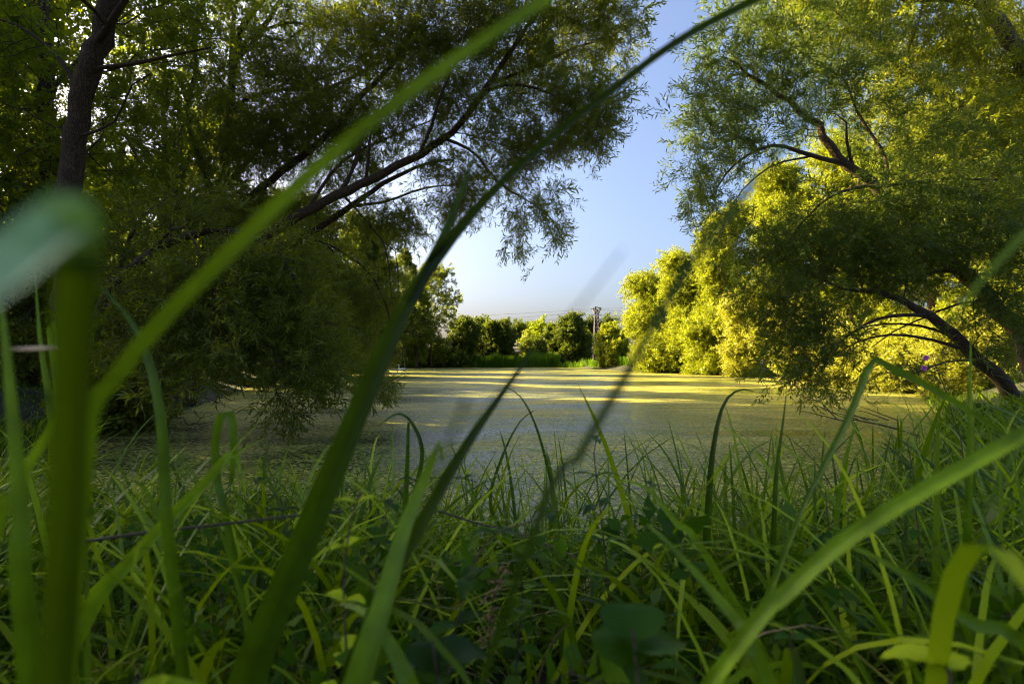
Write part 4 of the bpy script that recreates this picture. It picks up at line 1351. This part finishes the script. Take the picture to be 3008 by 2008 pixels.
big_blade("very broad dark reed leaf at the shaded edge, folded over at the top", [(120, 3300, .23), (150, 2300, .19), (182, 1750, .165), (205, 1300, .15), (216, 950, .135), (228, 760, .125)],
          mw(.145, 150, 146, 140, 128, 110, 92), M_BLADE, .15, .25,
          extra=[([(226, 800, .126), (232, 690, .122), (205, 635, .118), (110, 690, .112), (10, 780, .106), (-110, 900, .10)], mw(.115, 90, 116, 196, 230, 210, 130), (0.0, .2, .8, 1, 1, 1), [0, -.3, -.9, -1.0, -1.0, -1.0], M_PAINTED_SHEEN)])  # tint climbs along the fold to paint its sheen
big_blade("long blurred bright green blade arching from the shaded side across the sky", [(235, 1500, .30), (300, 1180, .29), (440, 980, .28), (650, 765, .27), (900, 520, .265), (1150, 310, .262), (1400, 130, .26), (1650, -30, .26), (1800, -110, .26)],
          mw(.27, 70, 70, 66, 60, 54, 48, 42, 36, 24), M_BLADE, .85, .08)
big_blade("thick dark forked sedge shoot, one leaf pointed and one arching away", [(700, 2080, .70), (872, 1640, .70), (1026, 1270, .70), (1168, 945, .70), (1262, 780, .70), (1335, 620, .70), (1400, 440, .70)],
          mw(.70, 125, 112, 92, 74, 58, 36, 4), M_BLADE, .2,
          extra=[([(1200, 890, .705), (1285, 755, .70), (1420, 590, .68), (1600, 420, .64), (1800, 262, .60), (2000, 115, .56), (2260, -20, .52), (2500, -110, .48)], mw(.62, 40, 40, 26, 22, 20, 20, 20, 14), .0)])
big_blade("pale-tipped broad blade left of the middle, catching the sky on its bent tip", [(1030, 2080, .52), (1120, 1780, .55), (1185, 1560, .58), (1240, 1420, .60), (1282, 1318, .60), (1290, 1300, .60), (1298, 1350, .60)],
          mw(.56, 135, 122, 98, 82, 58, 40, 12), M_BLADE, .9, .10)
big_blade("straight dark blade crossing the pond just beside the duck", [(1080, 1850, .62), (1180, 1640, .62), (1350, 1340, .62), (1450, 1190, .62), (1525, 1085, .62), (1570, 1005, .62)], mw(.62, 60, 58, 52, 44, 30, 4), M_BLADE, .08)
big_blade("ghostly pale blade tip, out of focus in front of the sky and the reeds", [(1180, 1700, .19), (1400, 1260, .185), (1540, 1075, .18), (1680, 925, .18), (1800, 775, .18), (1830, 735, .18)], mw(.18, 12, 14, 14, 15, 15, 5), M_BLADE, .1)  # added thin blade standing for the wind-moved double of the dark one
big_blade("thin blurred dark blade arching up in front of the sunny willows", [(1500, 1750, .28), (1700, 1340, .27), (1850, 1085, .26), (1975, 850, .25), (2105, 675, .25), (2300, 430, .25), (2400, 270, .25), (2500, 110, .25)], mw(.25, 14, 14, 16, 20, 26, 28, 28, 24, 3), M_BLADE, .25)
big_blade("bright thick green stalk slanting over the grass to the right edge", [(2150, 1920, .55), (2300, 1750, .54), (2450, 1610, .53), (2620, 1495, .52), (2800, 1390, .51), (3040, 1260, .50), (3200, 1190, .50)], mw(.52, 38, 40, 44, 46, 46, 42, 36), M_BLADE, 1.0, .3)
big_blade("yellow-green blurred blade tip in front of the arching willow's leaning trunk", [(3500, 900, .26), (3250, 640, .26), (3080, 640, .26), (2960, 735, .26), (2860, 850, .26), (2790, 950, .26)], mw(.26, 40, 46, 48, 46, 42, 6), M_BLADE, 1.0, .08)
big_blade("blade bent sharply at its top, standing before the sunny water", [(2330, 1560, .95), (2420, 1370, .95), (2500, 1210, .95), (2545, 1090, .95), (2562, 1052, .95), (2600, 1072, .94), (2720, 1130, .92), (2860, 1215, .90), (2960, 1280, .9)], mw(.95, 20, 20, 20, 16, 12, 18, 22, 20, 5), M_BLADE, .6)
big_blade("curved green blade bending out in front of the low willow", [(500, 1620, .8), (485, 1420, .8), (470, 1210, .8), (425, 1020, .8), (360, 910, .8), (285, 835, .8)], mw(.8, 30, 32, 32, 30, 24, 4), M_BLADE, .45)
big_blade("broad pale green blade folded at its top, lower left of the forked shoot", [(240, 1840, .85), (370, 1660, .85), (500, 1520, .85), (600, 1420, .85), (660, 1345, .85), (682, 1325, .85), (700, 1345, .85), (705, 1390, .85)], mw(.85, 44, 46, 46, 46, 44, 34, 30, 8), M_BLADE, .95, .16)
big_blade("looped blade curling over in front of the dark water", [(672, 1560, 1.1), (640, 1420, 1.1), (632, 1300, 1.1), (650, 1220, 1.1), (672, 1208, 1.1), (684, 1240, 1.1), (686, 1330, 1.1), (680, 1420, 1.1)], mw(1.1, 14, 16, 18, 18, 20, 22, 24, 10), M_BLADE, .6)
big_blade("tall straight blade with a sharp tip at the shaded edge", [(160, 1300, 1.0), (140, 1150, 1.0), (118, 1000, 1.0), (103, 800, 1.0)], mw(1.0, 20, 22, 18, 3), M_BLADE, .6)
big_blade("narrow bright blade beside the tall straight one, its tip bent down", [(175, 1290, 1.0), (160, 1100, 1.0), (142, 960, 1.0), (148, 938, 1.0), (160, 970, 1.0), (168, 1100, 1.0)], mw(1.0, 14, 14, 12, 12, 14, 5), M_BLADE, .9)
big_blade("blurred blade leaning in from the shaded edge beneath the dry leaf", [(80, 1900, .40), (60, 1500, .4), (30, 1150, .4), (10, 950, .4), (-10, 840, .4)], mw(.4, 70, 70, 60, 40, 8), M_BLADE, .6)
big_blade("bright blurred blade low in the shaded corner", [(-60, 1700, .42), (40, 1460, .42), (110, 1320, .42), (190, 1190, .42), (260, 1120, .42)], mw(.42, 60, 64, 60, 44, 8), M_BLADE, .9)
big_blade("curved arching blade low in the middle, light on its back", [(1240, 2100, .6), (1180, 1960, .6), (1120, 1850, .62), (1060, 1790, .64), (1000, 1770, .66)], mw(.6, 60, 62, 60, 44, 10), M_BLADE, .8)
big_blade("long blade slanting down to the lower right corner", [(3080, 1960, .62), (2860, 1830, .62), (2680, 1700, .62), (2540, 1620, .64), (2420, 1580, .66)], mw(.62, 46, 52, 46, 34, 6), M_BLADE, .8)
big_blade("blade crossing the hairy stalk near the bottom, leaning to the middle", [(2250, 1980, .55), (2170, 1830, .56), (2060, 1700, .58), (1960, 1590, .6), (1900, 1540, .62)], mw(.56, 56, 54, 48, 34, 6), M_BLADE, .7)
big_blade("pale arching blade in front of the water, right of the middle", [(2080, 1640, 1.0), (1990, 1540, 1.0), (1920, 1450, 1.0), (1860, 1415, 1.0), (1810, 1412, 1.0)], mw(1.0, 34, 32, 26, 18, 4), M_BLADE, .95)
big_blade("thin tall blade bowed over in front of the lit water, right of the middle", [(2070, 1720, 1.6), (2080, 1500, 1.6), (2095, 1320, 1.6), (2125, 1190, 1.6), (2170, 1145, 1.6), (2215, 1150, 1.6)], mw(1.6, 20, 22, 22, 18, 12, 3), M_BLADE, .2)
big_blade("thin upright blade standing before the sunlit water, beneath the hanging boughs", [(2270, 1600, 1.5), (2280, 1400, 1.5), (2300, 1240, 1.5), (2310, 1150, 1.5)], mw(1.5, 14, 15, 12, 2), M_BLADE, .3)
big_blade("upright blade at the edge of the sunny thicket", [(2850, 1330, 1.2), (2848, 1180, 1.2), (2850, 1080, 1.2), (2852, 990, 1.2)], mw(1.2, 20, 20, 16, 3), M_BLADE, .6)
big_blade("slender arched blade rising alone over the middle of the pond", [(1640, 1560, 1.7), (1610, 1380, 1.7), (1570, 1240, 1.7), (1525, 1160, 1.7), (1480, 1135, 1.7)], mw(1.7, 10, 11, 10, 8, 2), M_BLADE, .3)
big_blade("arched blade of the middle tussock, bowing to the shaded side", [(1500, 1640, 1.9), (1440, 1480, 1.9), (1480, 1330, 1.9), (1530, 1235, 1.9), (1570, 1205, 1.9)], mw(1.9, 12, 12, 11, 8, 2), M_BLADE, .4)
big_blade("stout blade pair left of the middle, one cut short", [(1190, 1560, 1.5), (1195, 1400, 1.5), (1198, 1300, 1.5), (1200, 1240, 1.5)], mw(1.5, 16, 17, 16, 8), M_BLADE, .35,
          extra=[([(1205, 1500, 1.5), (1240, 1340, 1.5), (1215, 1250, 1.5), (1170, 1215, 1.5), (1110, 1250, 1.5)], mw(1.5, 10, 13, 12, 8, 2), .3)])


# broad-leaved plants
def leaf_pts(c, d, up, L_, Wd, droop=.35, cup=.12, k=9, teeth=0.0):
    """ovate leaf: midrib from c along d, drooping; returns V, Q"""
    d = unit(np.array(d, float))
    up = np.array(up, float)
    side = unit(np.cross(d, up))
    nrm = np.cross(side, d)
    V = []
    for i in range(k):
        t = i / (k - 1)
        p = c + d * L_ * t - nrm * (-1) * 0 + np.array([0, 0, -1]) * droop * L_ * t * t
        w = Wd * (math.sin(math.pi * min(1, t ** .75)) ** .8) * .5 + .0006
        w *= 1 + teeth * (1 if i % 2 else -1)
        for s in (-1, -.5, 0, .5, 1):
            V.append(p + side * w * s + nrm * cup * Wd * (abs(s) ** 1.3))
    Q = []
    for i in range(k - 1):
        for j in range(4):
            a = i * 5 + j
            Q.append([a, a + 1, a + 6, a + 5])
    return np.array(V), Q


def plant(name, label, cat, stem_px, r0, leaves, mat, stem_mat, seed, group=None, tint=.4, teeth=.08):
    """leaves: (t along the stem, azimuth, length, width, rise)"""
    r = np.random.RandomState(seed)
    q = rooted(stem_px)
    b = P(*q[0])
    root = empty(name, b)
    tag(root, label, cat, group)
    c = catmull([P(*p) for p in q], 30)
    mb = MB()
    mb.tube(c, np.linspace(r0, r0 * .4, 30), 6)
    mb.build("stem", stem_mat, root, b)
    for t, az, L_, Wd, rise in leaves:
        i = min(29, int(t * 29))
        d = np.array([math.cos(az), math.sin(az), rise])
        V, Q = leaf_pts(c[i], d, (0, 0, 1), L_, Wd, .45 + .2 * r.rand(), .10, 11, teeth)
        V = V + r.randn(*V.shape) * Wd * .006
        mesh_obj("leaf", V, Q, mat, root, b, tint=np.clip(tint + .15 * r.randn() + .1 * r.rand(len(V)), 0, 1), smooth=True)
    return root, c, b


def whorl(r, t0, t1, n, L_, Wd, rise=.35):
    out = []
    for i in range(n):
        f = i / max(1, n - 1)
        a = i * 1.571 + .4 * r.randn()
        s = 1.15 - .55 * f
        out.append((t0 + (t1 - t0) * f, a, L_ * s, Wd * s, rise + .3 * f))
        out.append((t0 + (t1 - t0) * f, a + 3.14, L_ * s, Wd * s, rise + .3 * f))
    return out


rp = np.random.RandomState(81)
plant("loosestrife", "tall leafy plant with drooping pointed leaves standing up before the pond, right of the middle", "plant",
      [(1790, 1800, 1.35), (1770, 1560, 1.32), (1752, 1400, 1.30), (1745, 1320, 1.30), (1765, 1265, 1.30)], .0035, whorl(rp, .45, .98, 6, .125, .030), M_HERB, M_TWIG, 82, "broad-leaved plants of the near bank", .3)
plant("loosestrife", "leafy plant leaning low left of the middle, its dark leaves against the duckweed", "plant",
      [(1100, 1700, 1.3), (1130, 1520, 1.3), (1200, 1420, 1.3), (1330, 1400, 1.3), (1400, 1415, 1.3)], .003, whorl(rp, .35, .98, 6, .075, .032), M_HERB, M_TWIG, 83, "broad-leaved plants of the near bank", .05)
plant("nettle", "nettle with coarse crinkled dark leaves in the middle of the near grass", "plant",
      [(1330, 1900, .95), (1380, 1700, .95), (1440, 1580, .95), (1560, 1530, .95), (1640, 1500, .95)], .003, whorl(rp, .3, .98, 6, .085, .042), M_HERB, M_TWIG, 84, "broad-leaved plants of the near bank", .12, .14)
plant("nettle", "pale fresh nettle in front of the forked shoot, out of focus", "plant",
      [(1020, 1950, .75), (1010, 1700, .75), (1030, 1540, .75), (1060, 1440, .75)], .003, whorl(rp, .3, .98, 7, .07, .028, .6), M_GRASS, M_TWIG, 85, "broad-leaved plants of the near bank", .95, .14)
plant("dock", "broad rounded dark leaves at the bottom of the view, right of the middle", "plant",
      [(1880, 2100, .62), (1870, 1960, .62), (1860, 1850, .62)], .004, [(.9, 2.2, .10, .085, .9), (.95, .6, .10, .08, .5), (.8, 3.8, .09, .07, .4), (.98, 1.5, .09, .08, 1.1), (.7, 5.2, .09, .07, .3)], M_HERB, M_TWIG, 86, "broad-leaved plants of the near bank", .35, .03)
plant("dock", "dark low leaves between the forked shoot and the pale-tipped blade", "plant",
      [(1330, 2150, .66), (1290, 2000, .66), (1270, 1880, .66)], .004, [(.9, 2.0, .10, .07, .9), (.95, .4, .09, .07, .6), (.8, 3.6, .09, .06, .4), (.7, 5.0, .08, .06, .4)], M_HERB, M_TWIG, 87, "broad-leaved plants of the near bank", .05, .03)
plant("dock", "bright round leaves in the lower corner of the shaded side", "plant",
      [(430, 2250, .40), (420, 2080, .40), (400, 1990, .40)], .004, [(.9, 1.0, .06, .055, .2), (.95, 2.6, .06, .055, .2), (.8, 4.2, .05, .05, .2)], M_GRASS, M_TWIG, 88, "broad-leaved plants of the near bank", .8, .03)
plant("dock", "pale crumpled leaves by the lower right corner", "plant",
      [(2800, 2100, .6), (2780, 1960, .6), (2740, 1880, .6)], .004, [(.9, 1.0, .07, .045, .5), (.95, 2.6, .07, .045, .4), (.8, 4.2, .06, .04, .4), (.7, 0.2, .06, .04, .4), (.6, 3.2, .06, .04, .4)], M_GRASS, M_TWIG, 89, "broad-leaved plants of the near bank", .9, .1)

for lab, st, sd_n, (l_, w_), tn, nw in (
        ("nettle with drooping toothed leaves before the duckweed, close beside the tall leafy plant", [(1880, 1800, 1.5), (1890, 1620, 1.5), (1900, 1480, 1.5), (1915, 1400, 1.5)], 201, (.085, .036), .25, 6),
        ("bright leafy nettle in the grass under the arched blade of the middle tussock", [(1520, 1900, 1.1), (1535, 1760, 1.1), (1530, 1650, 1.1), (1540, 1590, 1.1)], 202, (.075, .034), .7, 6),
        ("dark leafy nettle leaning between the looped blade and the forked shoot", [(860, 1700, 1.4), (840, 1540, 1.4), (800, 1440, 1.4), (740, 1400, 1.4)], 203, (.085, .040), .05, 6),
        ("fresh green nettle at the edge of the swept grass, by the sharply bent blade", [(2460, 1750, 1.2), (2440, 1600, 1.2), (2430, 1500, 1.2), (2425, 1440, 1.2)], 204, (.075, .034), .8, 6),
        ("leafy nettle in the swept grass below the pink flowers", [(2700, 1650, 1.5), (2690, 1500, 1.5), (2680, 1380, 1.5), (2665, 1300, 1.5)], 205, (.08, .036), .6, 7),
        ("low nettle at the bottom edge between the round leaves and the bright stalk", [(2330, 2080, .8), (2320, 1960, .8), (2330, 1850, .8)], 206, (.06, .034), .3, 5)):
    plant("nettle", lab, "plant", st, .003, whorl(rp, .35, .98, nw, l_, w_), M_HERB, M_TWIG, sd_n, "broad-leaved plants of the near bank", tn, .14)
# withered seed head
q = rooted([(1430, 1960, 1.0), (1440, 1830, 1.0), (1455, 1730, 1.0), (1480, 1690, 1.0)])
b = P(*q[0])
root = empty("seed_head", b)
tag(root, "brown withered seed head standing in the grass, low in the middle", "seed head")
c = catmull([P(*p) for p in q], 24)
mb = MB()
mb.tube(c, np.linspace(.002, .0012, 24), 5)
mb.build("stalk", M_TWIG, root, b)
rs_ = np.random.RandomState(99)
mb = MB()
for k in range(70):
    p = c[-1 - (k % 9)] + rs_.randn(3) * .008
    d = unit(rs_.randn(3) + np.array([0, 0, .5])) * .011
    mb.tube([p, p + d * .5, p + d], [.0008, .0028, .0006], 4)
mb.build("husks", M_STRAW, root, b, tint=np.full(mb.n, .1))

# willowherb with two pink flowers
root, c, b = plant("willowherb", "leafy willowherb with two small pink flowers at the edge of the sunny thicket", "flower",
                   [(2830, 1350, 1.9), (2800, 1230, 1.9), (2775, 1140, 1.9), (2752, 1085, 1.9), (2738, 1040, 1.9)], .0035, whorl(rp, .45, .95, 8, .07, .016, .5), M_HERB, M_TWIG, 90, None, .75)
for px, py in ((2711, 1081), (2716, 1051)):
    q = P(px, py, 1.88)
    mb = MB()
    i = int(np.linalg.norm(c - q, axis=1).argmin())
    mb.tube(catmull([c[i], (c[i] + q) / 2 + np.array([0, 0, -.01]), q], 8), .0012, 5)
    fs = mb.build("flower_stalk", M_TWIG, root, b)
    for k in range(4):
        a = k * 1.571 + .4
        V, Q = leaf_pts(q, (math.cos(a) * .8, -.45, math.sin(a) * .8), (0, -1, .2), .014, .013, .0, .1, 6)
        mesh_obj("petal", V - b, Q, M_PETAL, fs, None, tint=np.full(len(V), .3 + .2 * k), smooth=True)

# bramble stem, dry leaf, twigs in the water
mb = MB()
mb.tube(catmull([P(180, 1600, .95), P(420, 1565, 1.0), P(640, 1540, 1.05), P(860, 1515, 1.1), P(1010, 1500, 1.15)], 24), np.linspace(.0035, .0022, 24), 6)
o = mb.build("bramble_stem", M_TWIG)
tag(o, "thin brown bramble stem lying across the grass on the shaded side", "stem")
mb = MB()
mb.tube(catmull([P(1290, 1500, 1.3), P(1400, 1535, 1.3), P(1500, 1560, 1.3), P(1560, 1580, 1.25), P(1700, 1640, 1.2)], 24), np.linspace(.003, .002, 24), 6)
tag(mb.build("bramble_stem", M_TWIG), "brown bramble stem half hidden in the grass of the middle", "stem")
V, Q = leaf_pts(P(20, 1032, .55), (1, .1, .02), (0, -.3, 1), .062, .014, .0, .25, 9)
tag(mesh_obj("dry_leaf", V, Q, M_STRAW, tint=np.full(len(V), .9), smooth=True), "dry beige leaf caught on the blades at the shaded edge", "leaf")
mb = MB()
rt = np.random.RandomState(91)
for k in range(7):
    a = P(2460 + 30 * k, 1230 + 10 * rt.rand(), 9.5 + rt.rand())
    e = a + np.array([-.5 - .5 * rt.rand(), .2 * rt.randn(), .15 + .3 * rt.rand()])
    mb.tube(catmull([a, (a + e) / 2 + .08 * rt.randn(3), e], 8), np.linspace(.012, .004, 8), 4)
mb.tube(catmull([P(2700, 1280, 9.3), P(2600, 1250, 9.5), P(2480, 1225, 9.8), P(2400, 1190, 10)], 12), np.linspace(.022, .006, 12), 5)
tag(mb.build("dead_branch", M_TWIG), "dead forked branch sticking out of the bank over the sunny water", "branch")
